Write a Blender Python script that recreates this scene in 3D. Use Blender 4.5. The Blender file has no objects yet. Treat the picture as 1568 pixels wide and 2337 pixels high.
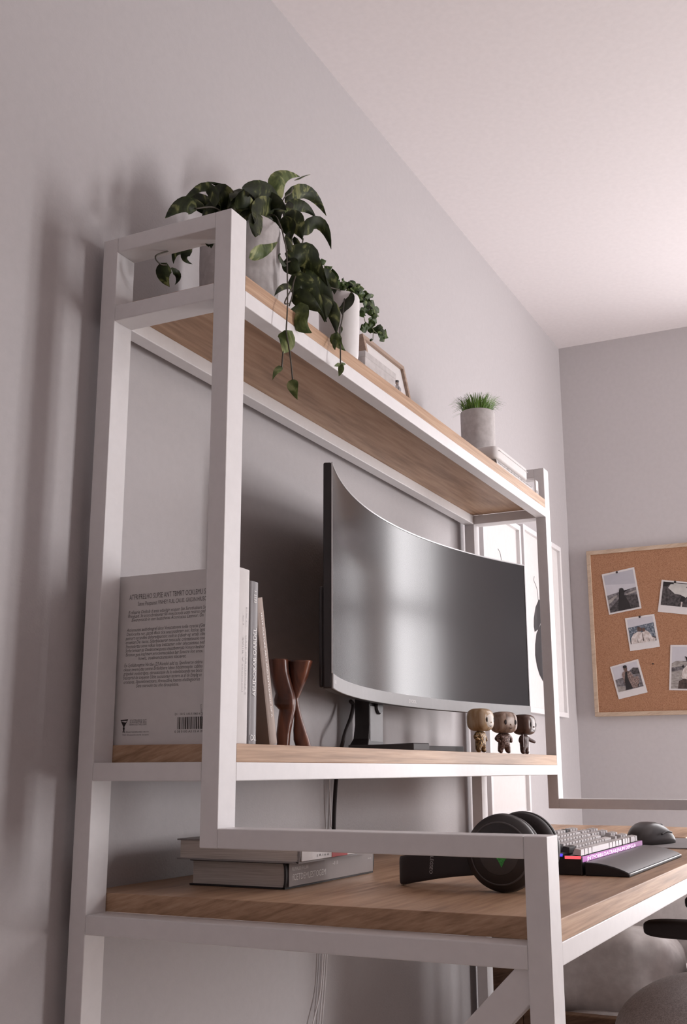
LEAVES=[[[0.0802,-0.15,1.0644],[0.0528,-0.14,1.06],[0.0207,-0.13,1.0224],0.0257,0],[[0.1232,-0.16,1.0847],[0.1235,-0.14,1.1317],[0.068,-0.12,1.0692],0.017,0],[[0.1256,-0.14,1.0874],[0.0927,-0.125,1.0944],[0.0725,-0.11,1.0822],0.0124,0],[[0.1514,-0.17,1.096],[0.1825,-0.15,1.1478],[0.1391,-0.13,1.1518],0.0133,0],[[0.2718,-0.2,1.1404],[0.2252,-0.195,1.1561],[0.1649,-0.19,1.1374],0.0411,0],[[0.2214,-0.2,1.1],[0.1525,-0.205,1.0913],[0.1376,-0.21,1.1149],0.0352,0],[[0.2468,-0.17,1.1464],[0.1851,-0.17,1.1423],[0.1582,-0.17,1.1097],0.0245,0],[[0.1927,-0.18,1.1085],[0.1546,-0.19,1.0943],[0.1269,-0.2,1.0548],0.0318,0],[[0.2894,-0.19,1.135],[0.2043,-0.21,1.1068],[0.1422,-0.23,1.0465],0.0414,0],[[0.1851,-0.22,1.0795],[0.1496,-0.23,1.0458],[0.1324,-0.24,1.0139],0.0297,0],[[0.1013,-0.25,0.969],[0.1482,-0.245,0.9919],[0.2076,-0.24,1.0391],0.0221,1],[[0.3229,-0.17,1.1949],[0.344,-0.165,1.257],[0.4315,-0.16,1.3058],0.0289,1],[[0.4096,-0.16,1.2855],[0.4556,-0.155,1.3207],[0.4974,-0.15,1.3479],0.0071,1],[[0.3747,-0.16,1.2193],[0.4528,-0.165,1.2786],[0.5316,-0.17,1.2629],0.0261,0],[[0.345,-0.18,1.1884],[0.3888,-0.19,1.2112],[0.4295,-0.2,1.2025],0.0205,0],[[0.319,-0.19,1.1658],[0.3444,-0.2,1.1682],[0.3563,-0.21,1.1612],0.0151,1],[[0.3104,-0.19,1.1726],[0.2685,-0.2,1.1406],[0.2683,-0.21,1.1022],0.0235,0],[[0.3534,-0.18,1.2057],[0.3275,-0.19,1.1718],[0.3054,-0.2,1.1311],0.0172,0],[[0.2925,-0.21,1.1389],[0.2947,-0.225,1.1245],[0.2986,-0.24,1.0842],0.0347,0],[[0.268,-0.21,1.1155],[0.2749,-0.225,1.1017],[0.2569,-0.24,1.0678],0.0245,0],[[0.3678,-0.2,1.1373],[0.4257,-0.21,1.1839],[0.4562,-0.22,1.1409],0.0239,0],[[0.2694,-0.23,1.0909],[0.2489,-0.24,1.0511],[0.2444,-0.25,1.0337],0.0138,0],[[0.3041,-0.22,1.0986],[0.2999,-0.23,1.0764],[0.2955,-0.24,1.0562],0.0099,0],[[0.3354,-0.22,1.0766],[0.3555,-0.23,1.0879],[0.3547,-0.24,1.0589],0.03,0],[[0.2528,-0.24,1.0181],[0.2885,-0.255,1.0391],[0.344,-0.27,1.0022],0.0366,0],[[0.3001,-0.23,1.0631],[0.307,-0.245,1.0406],[0.3401,-0.26,1.016],0.0327,0],[[0.2414,-0.24,1.02],[0.2448,-0.25,1.0038],[0.2663,-0.26,0.9911],0.0254,0],[[0.2224,-0.25,0.9975],[0.1916,-0.255,0.9965],[0.1827,-0.26,1.0014],0.0102,0],[[0.2276,-0.26,0.9571],[0.183,-0.265,0.9368],[0.1462,-0.27,0.9037],0.0101,0],[[0.298,-0.25,1.0093],[0.3305,-0.265,1.0021],[0.3497,-0.28,0.9627],0.0356,0],[[0.3791,-0.23,1.0525],[0.4152,-0.24,1.0518],[0.4106,-0.25,1.0183],0.0254,0],[[0.2521,-0.25,0.9574],[0.266,-0.2675,0.9705],[0.3098,-0.285,0.916],0.0363,0],[[0.2342,-0.26,0.9447],[0.2571,-0.2725,0.9362],[0.2925,-0.285,0.9289],0.0281,0],[[0.2372,-0.27,0.9287],[0.2071,-0.2825,0.8815],[0.2339,-0.295,0.8647],0.0342,1],[[0.3401,-0.26,0.9983],[0.3251,-0.2725,0.9632],[0.3029,-0.285,0.9133],0.0279,0],[[0.3441,-0.27,0.9713],[0.3496,-0.28,0.9496],[0.3406,-0.29,0.9033],0.0229,0],[[0.4546,-0.25,1.0362],[0.4382,-0.26,1.0108],[0.4045,-0.27,0.9701],0.0295,0],[[0.3505,-0.285,0.9114],[0.3406,-0.29,0.8878],[0.3685,-0.295,0.8788],0.0179,1],[[0.3469,-0.285,0.904],[0.3316,-0.29,0.8803],[0.3253,-0.295,0.8652],0.0073,1],[[0.1405,-0.297,0.8321],[0.1409,-0.2995,0.8139],[0.1208,-0.302,0.7863],0.0263,1],[[0.1198,-0.302,0.7623],[0.1012,-0.303,0.7498],[0.0858,-0.304,0.7282],0.0093,1],[[0.1589,-0.3,0.7535],[0.1565,-0.3015,0.7378],[0.1705,-0.303,0.7213],0.016,1],[[0.3669,-0.285,0.9289],[0.3675,-0.2865,0.9227],[0.359,-0.288,0.9096],0.0057,0],[[0.3406,-0.298,0.842],[0.3261,-0.299,0.836],[0.3119,-0.3,0.8285],0.0056,1],[[0.3406,-0.298,0.842],[0.3494,-0.299,0.8456],[0.3601,-0.3,0.8491],0.0056,1],[[0.3406,-0.298,0.8428],[0.3403,-0.299,0.8307],[0.3294,-0.3,0.8151],0.0088,1],[[0.0427,-0.12,0.9505],[0.0433,-0.115,0.9319],[0.0673,-0.11,0.9214],0.0207,0],[[0.0554,-0.12,0.9488],[0.0833,-0.115,0.9472],[0.0822,-0.11,0.9316],0.0096,0],[[0.0751,-0.13,0.9876],[0.0595,-0.125,0.9777],[0.0625,-0.12,0.9599],0.0113,0],[[0.0864,-0.14,0.997],[0.0737,-0.135,0.9753],[0.1036,-0.13,0.9748],0.0128,0],[[0.0403,-0.2,0.9681],[0.0457,-0.205,0.9702],[0.0412,-0.21,0.9583],0.0101,0]]
VINES=[[[0.2259,-0.16,1.0941],[0.2526,-0.2,1.1239],[0.2249,-0.235,1.0802],[0.212,-0.25,1.0448],[0.1956,-0.265,1.0085],[0.1732,-0.28,0.9418],[0.1477,-0.295,0.8801],[0.1405,-0.297,0.8321]],[[0.1222,-0.302,0.789],[0.1184,-0.302,0.7611]],[[0.1405,-0.297,0.8321],[0.1439,-0.303,0.7911],[0.1589,-0.3,0.7527]],[[0.2192,-0.25,1.0012],[0.269,-0.24,1.0339],[0.3317,-0.22,1.0931],[0.3567,-0.21,1.1206]],[[0.2596,-0.25,0.9999],[0.2291,-0.26,0.9611],[0.2174,-0.265,0.9343],[0.1979,-0.27,0.9065]],[[0.2964,-0.25,1.0016],[0.2715,-0.26,0.9701],[0.2521,-0.25,0.9574]],[[0.2981,-0.25,1.0005],[0.3865,-0.25,1.0239],[0.4507,-0.25,1.0365],[0.4083,-0.27,0.9743],[0.3765,-0.283,0.9417],[0.3591,-0.288,0.9166],[0.3447,-0.296,0.8711],[0.3406,-0.298,0.842]],[[0.1019,-0.14,1.0073],[0.0584,-0.13,0.9834],[0.0131,-0.125,0.9547],[0.0119,-0.12,0.9474],[0.0269,-0.12,0.9436],[0.0428,-0.12,0.9489]],[[0.3366,-0.17,1.1905],[0.3534,-0.17,1.2177],[0.3778,-0.17,1.2395],[0.3937,-0.165,1.2604]],[[0.2706,-0.18,1.1284],[0.3193,-0.18,1.1795],[0.3449,-0.18,1.1921]],[[0.1663,-0.16,1.0833],[0.1514,-0.17,1.0977]],[[0.1663,-0.16,1.0833],[0.1232,-0.16,1.0847],[0.0789,-0.15,1.0638]],[[0.2276,-0.26,0.9562],[0.1824,-0.27,0.9069],[0.1943,-0.272,0.9088]]]
SLEAVES=[[[0.4963,-0.2025,1.0838],[0.5006,-0.2065,1.0817],[0.5077,-0.2057,1.084],0.0074,0],[[0.5413,-0.1991,1.102],[0.5358,-0.2031,1.0927],[0.5494,-0.2,1.0962],0.008,0],[[0.5668,-0.1928,1.0952],[0.5569,-0.1968,1.0844],[0.5492,-0.1978,1.0779],0.0078,0],[[0.57,-0.1975,1.1138],[0.5489,-0.2015,1.1061],[0.5417,-0.1989,1.1022],0.0097,0],[[0.5488,-0.1989,1.0774],[0.5529,-0.2029,1.0797],[0.5577,-0.2034,1.0857],0.0081,0],[[0.5264,-0.1976,1.0902],[0.5269,-0.2016,1.0868],[0.5334,-0.2001,1.0834],0.0086,0],[[0.4989,-0.2053,1.0672],[0.4837,-0.2093,1.0603],[0.4712,-0.208,1.0533],0.0089,0],[[0.5342,-0.1968,1.0997],[0.5184,-0.2008,1.0881],[0.5095,-0.2028,1.0803],0.008,0],[[0.5315,-0.2105,1.0899],[0.5223,-0.2145,1.0909],[0.5235,-0.2154,1.0955],0.0078,0],[[0.4751,-0.211,1.0568],[0.4787,-0.215,1.0593],[0.4793,-0.2186,1.0642],0.0094,0],[[0.5504,-0.1988,1.1065],[0.5323,-0.2028,1.0935],[0.5133,-0.2064,1.0828],0.01,0],[[0.5367,-0.2113,1.1006],[0.52,-0.2153,1.0916],[0.5068,-0.219,1.0802],0.0075,0],[[0.5348,-0.2032,1.1041],[0.5279,-0.2072,1.0955],[0.5277,-0.204,1.0907],0.0084,0],[[0.5104,-0.2207,1.0838],[0.4943,-0.2247,1.0805],[0.4992,-0.2219,1.0874],0.0075,0],[[0.5096,-0.2191,1.0578],[0.5072,-0.2231,1.0616],[0.5065,-0.2223,1.0669],0.0088,0],[[0.5068,-0.2211,1.0826],[0.5015,-0.2251,1.0742],[0.4926,-0.2282,1.0646],0.0084,0],[[0.5042,-0.2162,1.0861],[0.4945,-0.2202,1.0781],[0.4925,-0.2231,1.0702],0.0076,0],[[0.5826,-0.1982,1.1057],[0.5863,-0.2022,1.1087],[0.5908,-0.2035,1.1145],0.0087,0],[[0.5183,-0.2169,1.0874],[0.5199,-0.2209,1.0904],[0.5253,-0.2243,1.0964],0.0102,0],[[0.5829,-0.2024,1.1013],[0.5658,-0.2064,1.0966],[0.5579,-0.2079,1.0995],0.0092,0],[[0.6001,-0.1987,1.1235],[0.588,-0.2027,1.1252],[0.585,-0.1991,1.1292],0.011,0],[[0.5552,-0.2205,1.0868],[0.5423,-0.2245,1.0826],[0.5324,-0.2251,1.0837],0.0076,0],[[0.5418,-0.1999,1.1038],[0.5429,-0.2039,1.1055],[0.5532,-0.2008,1.1147],0.007,0],[[0.5886,-0.2009,1.1069],[0.5787,-0.2049,1.1053],[0.5732,-0.2036,1.1088],0.0079,0],[[0.5476,-0.2264,1.0874],[0.5345,-0.2304,1.0832],[0.5238,-0.2303,1.0818],0.0071,0],[[0.547,-0.2086,1.0977],[0.5536,-0.2126,1.1009],[0.5574,-0.2153,1.0998],0.009,0],[[0.58,-0.2081,1.1158],[0.5768,-0.2121,1.11],[0.5742,-0.212,1.1021],0.0083,0],[[0.5746,-0.2058,1.1053],[0.5577,-0.2098,1.0969],[0.5386,-0.2126,1.0845],0.0091,0],[[0.5873,-0.2197,1.1188],[0.5637,-0.2237,1.1036],[0.5493,-0.2261,1.0956],0.0104,0],[[0.5584,-0.2151,1.1045],[0.5412,-0.2191,1.0999],[0.5223,-0.2224,1.0907],0.0083,0],[[0.5672,-0.2153,1.1004],[0.5438,-0.2193,1.088],[0.5399,-0.2159,1.0878],0.0098,0],[[0.5867,-0.2033,1.0993],[0.5712,-0.2073,1.096],[0.5654,-0.2082,1.1004],0.0096,0],[[0.5499,-0.2197,1.0765],[0.5444,-0.2237,1.0812],[0.5463,-0.2246,1.0867],0.0103,0],[[0.578,-0.2111,1.112],[0.5812,-0.2151,1.1114],[0.5935,-0.2123,1.1133],0.0076,0],[[0.5979,-0.2132,1.1134],[0.5803,-0.2172,1.1073],[0.5797,-0.2139,1.1131],0.0085,0],[[0.5288,-0.2192,1.0813],[0.535,-0.2232,1.081],[0.5499,-0.2193,1.0884],0.0081,0],[[0.612,-0.2041,1.1114],[0.5952,-0.2081,1.1045],[0.5856,-0.2081,1.1048],0.0078,0],[[0.5648,-0.2242,1.0812],[0.5517,-0.2282,1.0791],[0.5409,-0.2302,1.081],0.0095,0],[[0.5397,-0.2173,1.0753],[0.5399,-0.2213,1.0791],[0.548,-0.2229,1.0846],0.0092,0],[[0.6143,-0.2081,1.1148],[0.5969,-0.2121,1.1038],[0.5841,-0.2113,1.0939],0.0107,0],[[0.5703,-0.2276,1.097],[0.5564,-0.2316,1.0941],[0.5514,-0.2325,1.099],0.0091,0],[[0.5555,-0.2304,1.0921],[0.5626,-0.2344,1.0955],[0.5694,-0.2377,1.0973],0.0107,0],[[0.5416,-0.2267,1.0813],[0.5415,-0.2307,1.0856],[0.551,-0.2329,1.0922],0.0105,0],[[0.5651,-0.2281,1.0739],[0.5549,-0.2321,1.0756],[0.5446,-0.2325,1.0762],0.01,0],[[0.5709,-0.2297,1.1032],[0.5548,-0.2337,1.0897],[0.5609,-0.2307,1.0906],0.0071,0],[[0.5934,-0.2152,1.0898],[0.5807,-0.2192,1.0882],[0.5625,-0.2228,1.0861],0.01,0],[[0.6128,-0.2146,1.1072],[0.5946,-0.2186,1.0992],[0.5848,-0.2159,1.0958],0.0093,0],[[0.5927,-0.211,1.1149],[0.5789,-0.215,1.1059],[0.5644,-0.2165,1.0957],0.0081,0],[[0.543,-0.2313,1.0822],[0.5456,-0.2353,1.0831],[0.5548,-0.239,1.0839],0.0103,0],[[0.6016,-0.2264,1.0984],[0.5778,-0.2304,1.0858],[0.5644,-0.2322,1.0804],0.0093,0],[[0.6424,-0.2099,1.1248],[0.6257,-0.2139,1.1121],[0.606,-0.2167,1.0991],0.011,0],[[0.5945,-0.2101,1.0983],[0.5803,-0.2141,1.0978],[0.5662,-0.2173,1.0936],0.0083,0],[[0.6152,-0.2114,1.1247],[0.6031,-0.2154,1.1137],[0.5906,-0.2186,1.1015],0.0098,0],[[0.6446,-0.2156,1.0961],[0.6289,-0.2196,1.0946],[0.6166,-0.2212,1.0952],0.0108,0],[[0.616,-0.235,1.0979],[0.5944,-0.239,1.0893],[0.5791,-0.2394,1.082],0.0099,0],[[0.6066,-0.2182,1.097],[0.5975,-0.2222,1.0976],[0.5951,-0.2192,1.105],0.0107,0],[[0.6287,-0.2167,1.11],[0.6128,-0.2207,1.1088],[0.6094,-0.2169,1.1106],0.0097,0],[[0.5931,-0.2284,1.0877],[0.5828,-0.2324,1.0898],[0.5791,-0.2349,1.094],0.0106,0],[[0.6011,-0.2271,1.0933],[0.5913,-0.2311,1.0946],[0.5873,-0.234,1.1001],0.0109,0],[[0.6004,-0.2265,1.0865],[0.6063,-0.2305,1.0884],[0.6066,-0.2336,1.0864],0.0078,0],[[0.6258,-0.2219,1.1093],[0.6087,-0.2259,1.0956],[0.6025,-0.2269,1.087],0.0105,0],[[0.5594,-0.2301,1.0828],[0.5571,-0.2341,1.0743],[0.5659,-0.2362,1.0744],0.0105,0],[[0.5785,-0.2319,1.0829],[0.563,-0.2359,1.0832],[0.5494,-0.239,1.0814],0.0107,0],[[0.6183,-0.2132,1.106],[0.6068,-0.2172,1.0937],[0.6047,-0.22,1.0893],0.0078,0],[[0.587,-0.2211,1.0876],[0.5887,-0.2251,1.0835],[0.5985,-0.2279,1.0847],0.0106,0],[[0.566,-0.2377,1.0527],[0.5664,-0.2417,1.0491],[0.5814,-0.2402,1.0561],0.0078,0],[[0.6393,-0.2182,1.0967],[0.6371,-0.2222,1.0894],[0.6275,-0.2259,1.0808],0.0079,0],[[0.6597,-0.2203,1.0998],[0.6406,-0.2243,1.0981],[0.6314,-0.2271,1.0982],0.0101,0],[[0.6079,-0.2289,1.0796],[0.594,-0.2329,1.0678],[0.5787,-0.2348,1.0581],0.0092,0],[[0.5888,-0.2367,1.0698],[0.5715,-0.2407,1.065],[0.5659,-0.2383,1.0649],0.008,0],[[0.6356,-0.2193,1.0878],[0.6181,-0.2233,1.0779],[0.6059,-0.2272,1.0664],0.008,0],[[0.6262,-0.2244,1.0769],[0.6009,-0.2284,1.0652],[0.5955,-0.2248,1.0646],0.0109,0],[[0.609,-0.233,1.0855],[0.5896,-0.237,1.0744],[0.586,-0.2366,1.0668],0.0089,0],[[0.6223,-0.232,1.0801],[0.6141,-0.236,1.0716],[0.6066,-0.2364,1.0639],0.0076,0],[[0.6256,-0.2377,1.076],[0.6082,-0.2417,1.0737],[0.5938,-0.2424,1.0695],0.0096,0],[[0.5977,-0.2437,1.0524],[0.5925,-0.2477,1.0462],[0.6008,-0.246,1.0448],0.0072,0],[[0.6331,-0.2387,1.0713],[0.615,-0.2427,1.0661],[0.5901,-0.2464,1.0564],0.0098,0],[[0.6115,-0.2339,1.0556],[0.6104,-0.2379,1.06],[0.6238,-0.2355,1.0682],0.0085,0],[[0.6649,-0.2233,1.0767],[0.6495,-0.2273,1.0734],[0.6493,-0.2281,1.0793],0.0078,0],[[0.6714,-0.2244,1.0882],[0.6489,-0.2284,1.0845],[0.6388,-0.2287,1.0826],0.0105,0],[[0.6094,-0.242,1.0575],[0.6021,-0.246,1.0469],[0.5922,-0.2475,1.0388],0.0089,0],[[0.5818,-0.2469,1.043],[0.5772,-0.2509,1.0452],[0.5827,-0.2537,1.051],0.009,0],[[0.6228,-0.2251,1.0633],[0.6236,-0.2291,1.0683],[0.6195,-0.2327,1.0691],0.0083,0],[[0.6538,-0.223,1.072],[0.6554,-0.227,1.0721],[0.6692,-0.2254,1.0773],0.0073,0],[[0.5857,-0.231,1.0487],[0.5659,-0.235,1.0424],[0.5507,-0.2354,1.0351],0.0095,0],[[0.5595,-0.2445,1.0479],[0.5429,-0.2485,1.0348],[0.5414,-0.2472,1.0293],0.0099,0],[[0.5353,-0.2453,1.0323],[0.5351,-0.2493,1.0262],[0.5381,-0.2515,1.0211],0.0105,0],[[0.5951,-0.2288,1.0554],[0.5756,-0.2328,1.0496],[0.5668,-0.2308,1.0465],0.0091,0],[[0.6209,-0.2389,1.0388],[0.6044,-0.2429,1.0336],[0.594,-0.2405,1.0333],0.0094,0],[[0.6142,-0.2412,1.04],[0.5997,-0.2452,1.0295],[0.6007,-0.2437,1.0245],0.0084,0],[[0.5954,-0.245,1.0278],[0.5839,-0.249,1.026],[0.578,-0.2475,1.0297],0.0084,0],[[0.576,-0.2478,1.0205],[0.5733,-0.2518,1.0174],[0.596,-0.248,1.0283],0.0073,0],[[0.5977,-0.2387,1.0376],[0.5885,-0.2427,1.0293],[0.5815,-0.2464,1.02],0.0079,0],[[0.5922,-0.245,1.0239],[0.5824,-0.249,1.0259],[0.5959,-0.2458,1.0342],0.0073,0],[[0.5898,-0.2343,1.0219],[0.5926,-0.2383,1.0224],[0.6093,-0.2371,1.0306],0.0092,0],[[0.5977,-0.2338,1.0269],[0.5759,-0.2378,1.0167],[0.5565,-0.2413,1.0092],0.0093,0],[[0.5628,-0.2427,1.0148],[0.5616,-0.2467,1.013],[0.579,-0.245,1.0189],0.0077,0],[[0.6655,-0.2308,1.0408],[0.65,-0.2348,1.0373],[0.6384,-0.2379,1.0386],0.0085,0],[[0.6359,-0.2309,1.0265],[0.6342,-0.2349,1.0304],[0.6388,-0.2365,1.0387],0.011,0],[[0.653,-0.2371,1.0484],[0.6365,-0.2411,1.0332],[0.6401,-0.2398,1.0297],0.0109,0],[[0.6561,-0.2463,1.0288],[0.6346,-0.2503,1.0198],[0.6182,-0.2533,1.0122],0.0079,0],[[0.6191,-0.249,1.0128],[0.6275,-0.253,1.0148],[0.6365,-0.2546,1.0172],0.0104,0],[[0.6436,-0.2486,1.0324],[0.634,-0.2526,1.0221],[0.6282,-0.2543,1.0149],0.0086,0],[[0.4091,-0.22,1.0935],[0.4146,-0.224,1.0942],[0.4193,-0.2262,1.0984],0.0088,0],[[0.4327,-0.22,1.0868],[0.4358,-0.224,1.0901],[0.4452,-0.2259,1.0966],0.0103,0],[[0.4593,-0.22,1.0755],[0.4553,-0.224,1.0824],[0.4484,-0.2263,1.0903],0.0164,0],[[0.4579,-0.22,1.0657],[0.4417,-0.224,1.0674],[0.4353,-0.222,1.0722],0.0149,0],[[0.6197,-0.22,1.0297],[0.5979,-0.224,1.0245],[0.5986,-0.2214,1.0326],0.0111,0],[[0.6694,-0.22,1.0419],[0.669,-0.224,1.0456],[0.6893,-0.2224,1.0608],0.0129,0],[[0.7112,-0.22,1.043],[0.7083,-0.224,1.0489],[0.7146,-0.2212,1.0623],0.0147,0],[[0.6667,-0.22,1.0624],[0.638,-0.224,1.0562],[0.63,-0.2222,1.0553],0.0129,0],[[0.7108,-0.22,1.0405],[0.6923,-0.224,1.0323],[0.6763,-0.2258,1.0232],0.0082,0],[[0.641,-0.22,1.0305],[0.6381,-0.224,1.0367],[0.6494,-0.2205,1.047],0.0111,0],[[0.589,-0.22,1.018],[0.5895,-0.224,1.0184],[0.5986,-0.2215,1.021],0.0047,0],[[0.6386,-0.22,1.0137],[0.6353,-0.224,1.0111],[0.6435,-0.2239,1.0142],0.0048,0],[[0.5532,-0.22,1.1066],[0.5393,-0.224,1.1029],[0.5233,-0.2257,1.0975],0.0078,0],[[0.5194,-0.22,1.0964],[0.5033,-0.224,1.0936],[0.5055,-0.2209,1.0969],0.0069,0],[[0.4745,-0.22,1.071],[0.4771,-0.224,1.0749],[0.487,-0.2227,1.0859],0.0105,0],[[0.4755,-0.22,1.072],[0.4541,-0.224,1.0573],[0.4492,-0.2217,1.0508],0.012,0]]
SVINES=[[[0.4971,-0.215,1.0338],[0.5437,-0.21,1.0972],[0.5753,-0.22,1.1013],[0.6076,-0.228,1.0848],[0.6184,-0.235,1.0577],[0.6069,-0.24,1.0227],[0.6557,-0.24,1.0229]],[[0.6076,-0.228,1.0848],[0.575,-0.235,1.0459],[0.5767,-0.24,1.0163]],[[0.6113,-0.24,1.0224],[0.6086,-0.24,0.9988]],[[0.4932,-0.21,1.0333],[0.464,-0.215,1.0775],[0.4295,-0.22,1.0855],[0.422,-0.22,1.0991]],[[0.5031,-0.21,1.0372],[0.5032,-0.215,1.0746],[0.544,-0.22,1.1071]]]
PHOTOS={"a":[[-0.1345,0.8836],[-0.2649,0.903],[-0.2835,0.7369],[-0.1549,0.7191]],"c":[[-0.2162,0.7013],[-0.3309,0.7113],[-0.3441,0.5823],[-0.2287,0.571]],"d":[[-0.1463,0.513],[-0.2573,0.5389],[-0.2859,0.4093],[-0.1731,0.3859]],"b":[[-0.3685,0.8437],[-0.5213,0.818],[-0.4977,0.6933],[-0.3449,0.719]],"e":[[-0.3842,0.587],[-0.5292,0.5798],[-0.5124,0.4076],[-0.3674,0.4149]]}
ART={"up":[[2.5192,0.7236],[2.476,0.6906],[2.4482,0.6476],[2.4435,0.6157],[2.4516,0.5978],[2.4969,0.6122],[2.5344,0.642],[2.5635,0.6857]],"lo":[[2.5275,0.6332],[2.4727,0.5954],[2.4504,0.554],[2.4446,0.5147],[2.4604,0.4774],[2.4883,0.4486],[2.5288,0.4281]],"br":[[2.4735,0.8023],[2.4683,0.7854],[2.4881,0.7723],[2.5068,0.7508],[2.5103,0.7191]],"arc":[[2.0695,0.8324],[2.0909,0.8213],[2.1018,0.7965]],"f1":[[1.8811,0.8867],[2.2717,0.9401],[2.3058,0.9326],[2.8051,0.9633],[2.7749,0.3061],[2.4514,0.3117],[1.9141,0.8847],[1.8807,-0.0367]]}
CABLES={"black":[[0.9031,-0.04,0.272],[0.9165,-0.04,0.2629],[0.8925,-0.045,0.2326],[0.8557,-0.05,0.2007],[0.8505,-0.045,0.1751],[0.9024,-0.0135,0.1572],[0.8966,-0.012,0.1323],[0.8856,-0.012,0.0944],[0.8791,-0.012,0.0523],[0.8748,-0.012,0.006],[0.8747,-0.012,-0.0125]],"white":[[0.8537,-0.012,0.1135],[0.8548,-0.012,0.0622],[0.8621,-0.012,-0.0008]],"low":[[[0.8433,-0.01,-0.1281],[0.8336,-0.012,-0.2324],[0.8258,-0.012,-0.3003],[0.8085,-0.012,-0.3876],[0.7955,-0.012,-0.4535]],[[0.8536,-0.01,-0.129],[0.8437,-0.012,-0.2337],[0.8358,-0.012,-0.3018],[0.8202,-0.012,-0.3898],[0.8108,-0.012,-0.4568]],[[0.8332,-0.01,-0.1271],[0.8236,-0.012,-0.2398],[0.8121,-0.012,-0.3236],[0.7798,-0.012,-0.3822],[0.7541,-0.012,-0.4447]]]}
P1,P2,P3,EXPO=38,0,155,.1
SPEC=.27
MSK=1.3
SCX,SCY=.405,-.165
F1=(1.195,-.243,-.15,.95); F2=(1.365,-.245,-.55,.95); F3=(1.535,-.245,-.1,.95)
POX,POY,POK,PH=.233,-.145,.97,.195
SPX,SPY,SPK,SPH=.475,-.228,1.0,.14
GX,GY,GK,GH=1.445,-.175,.95,.131
FRX0,FRX1,FRZ,FRY,FRL=1.01,1.275,1.205,-.075,.2
GBX0,GBX1,GBH=.523,.675,.040
ST0,ST1=1.345,1.62
HPX,HPY,HPR,HPW=.300,-.590,.0565,.108
KX,KY,KBW=.610,-.628,.50
MSX,MSY,MSR=1.47,-.575,-.3
TBX,TBY=2.36,-.60
CH=(1.38,-.80,-.455); CHH=(.34,.30,.125)
ARX,ARY,ARZ=1.13,-.627,-.204
import bpy, bmesh, math, random
from mathutils import Vector, Matrix, noise as mnoise
sc=bpy.context.scene
COL=sc.collection
PI=math.pi
# ---------------------------------------------------------------- dimensions of the desk (metres)
WX,WY,WZ,WD=.0467,.030,.0269,.0276
YR,YF,YD,L=.020,.2745,.7468,1.7851
ZT,ZS,ZM,ZA,ZD,TH=.9959,.8458,.1056,.0415,-.0846,.0266
ZTOP=ZS+WZ+TH; ZMID=ZM+WZ+TH; ZDESK=ZD+TH
HC,LW,FLOOR=1.883,3.0345,-.81
RX0,RY0=-2.7,-4.3
# ---------------------------------------------------------------- materials
def nt(name):
    m=bpy.data.materials.new(name); m.use_nodes=True
    t=m.node_tree; b=t.nodes['Principled BSDF']; return m,t,b
def N(t,ty,**k):
    n=t.nodes.new(ty)
    for a,v in k.items():
        if a in n.inputs: n.inputs[a].default_value=v
        else: setattr(n,a,v)
    return n
def ramp(t,fac,stops):
    r=t.nodes.new('ShaderNodeValToRGB'); e=r.color_ramp.elements
    while len(e)<len(stops): e.new(.5)
    for i,(p,c) in enumerate(stops):
        e[i].position=p; e[i].color=(*c,1)
    t.links.new(fac,r.inputs[0]); return r.outputs[0]
def bump(t,b,h,s,d=.002):
    n=N(t,'ShaderNodeBump'); n.inputs['Strength'].default_value=s; n.inputs['Distance'].default_value=d
    t.links.new(h,n.inputs['Height']); t.links.new(n.outputs[0],b.inputs['Normal'])
def plain(name,c,rough=.5,metal=0,spec=.5,noise_amt=0,nscale=60,bmp=0,bscale=300,bdist=.001):
    m,t,b=nt(name); b.inputs['Base Color'].default_value=(*c,1); b.inputs['Roughness'].default_value=rough
    b.inputs['Metallic'].default_value=metal; b.inputs['Specular IOR Level'].default_value=spec
    tc=N(t,'ShaderNodeTexCoord')
    nz=N(t,'ShaderNodeTexNoise'); nz.inputs['Scale'].default_value=nscale; nz.inputs['Detail'].default_value=3
    t.links.new(tc.outputs['Object'],nz.inputs['Vector'])
    a=noise_amt if noise_amt else .02
    t.links.new(ramp(t,nz.outputs[0],[(.3,tuple(x*(1-a) for x in c)),(.7,tuple(min(1,x*(1+a)) for x in c))]),b.inputs['Base Color'])
    if bmp:
        n2=N(t,'ShaderNodeTexNoise'); n2.inputs['Scale'].default_value=bscale; n2.inputs['Detail'].default_value=2
        t.links.new(tc.outputs['Object'],n2.inputs['Vector']); bump(t,b,n2.outputs[0],bmp,bdist)
    return m
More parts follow.
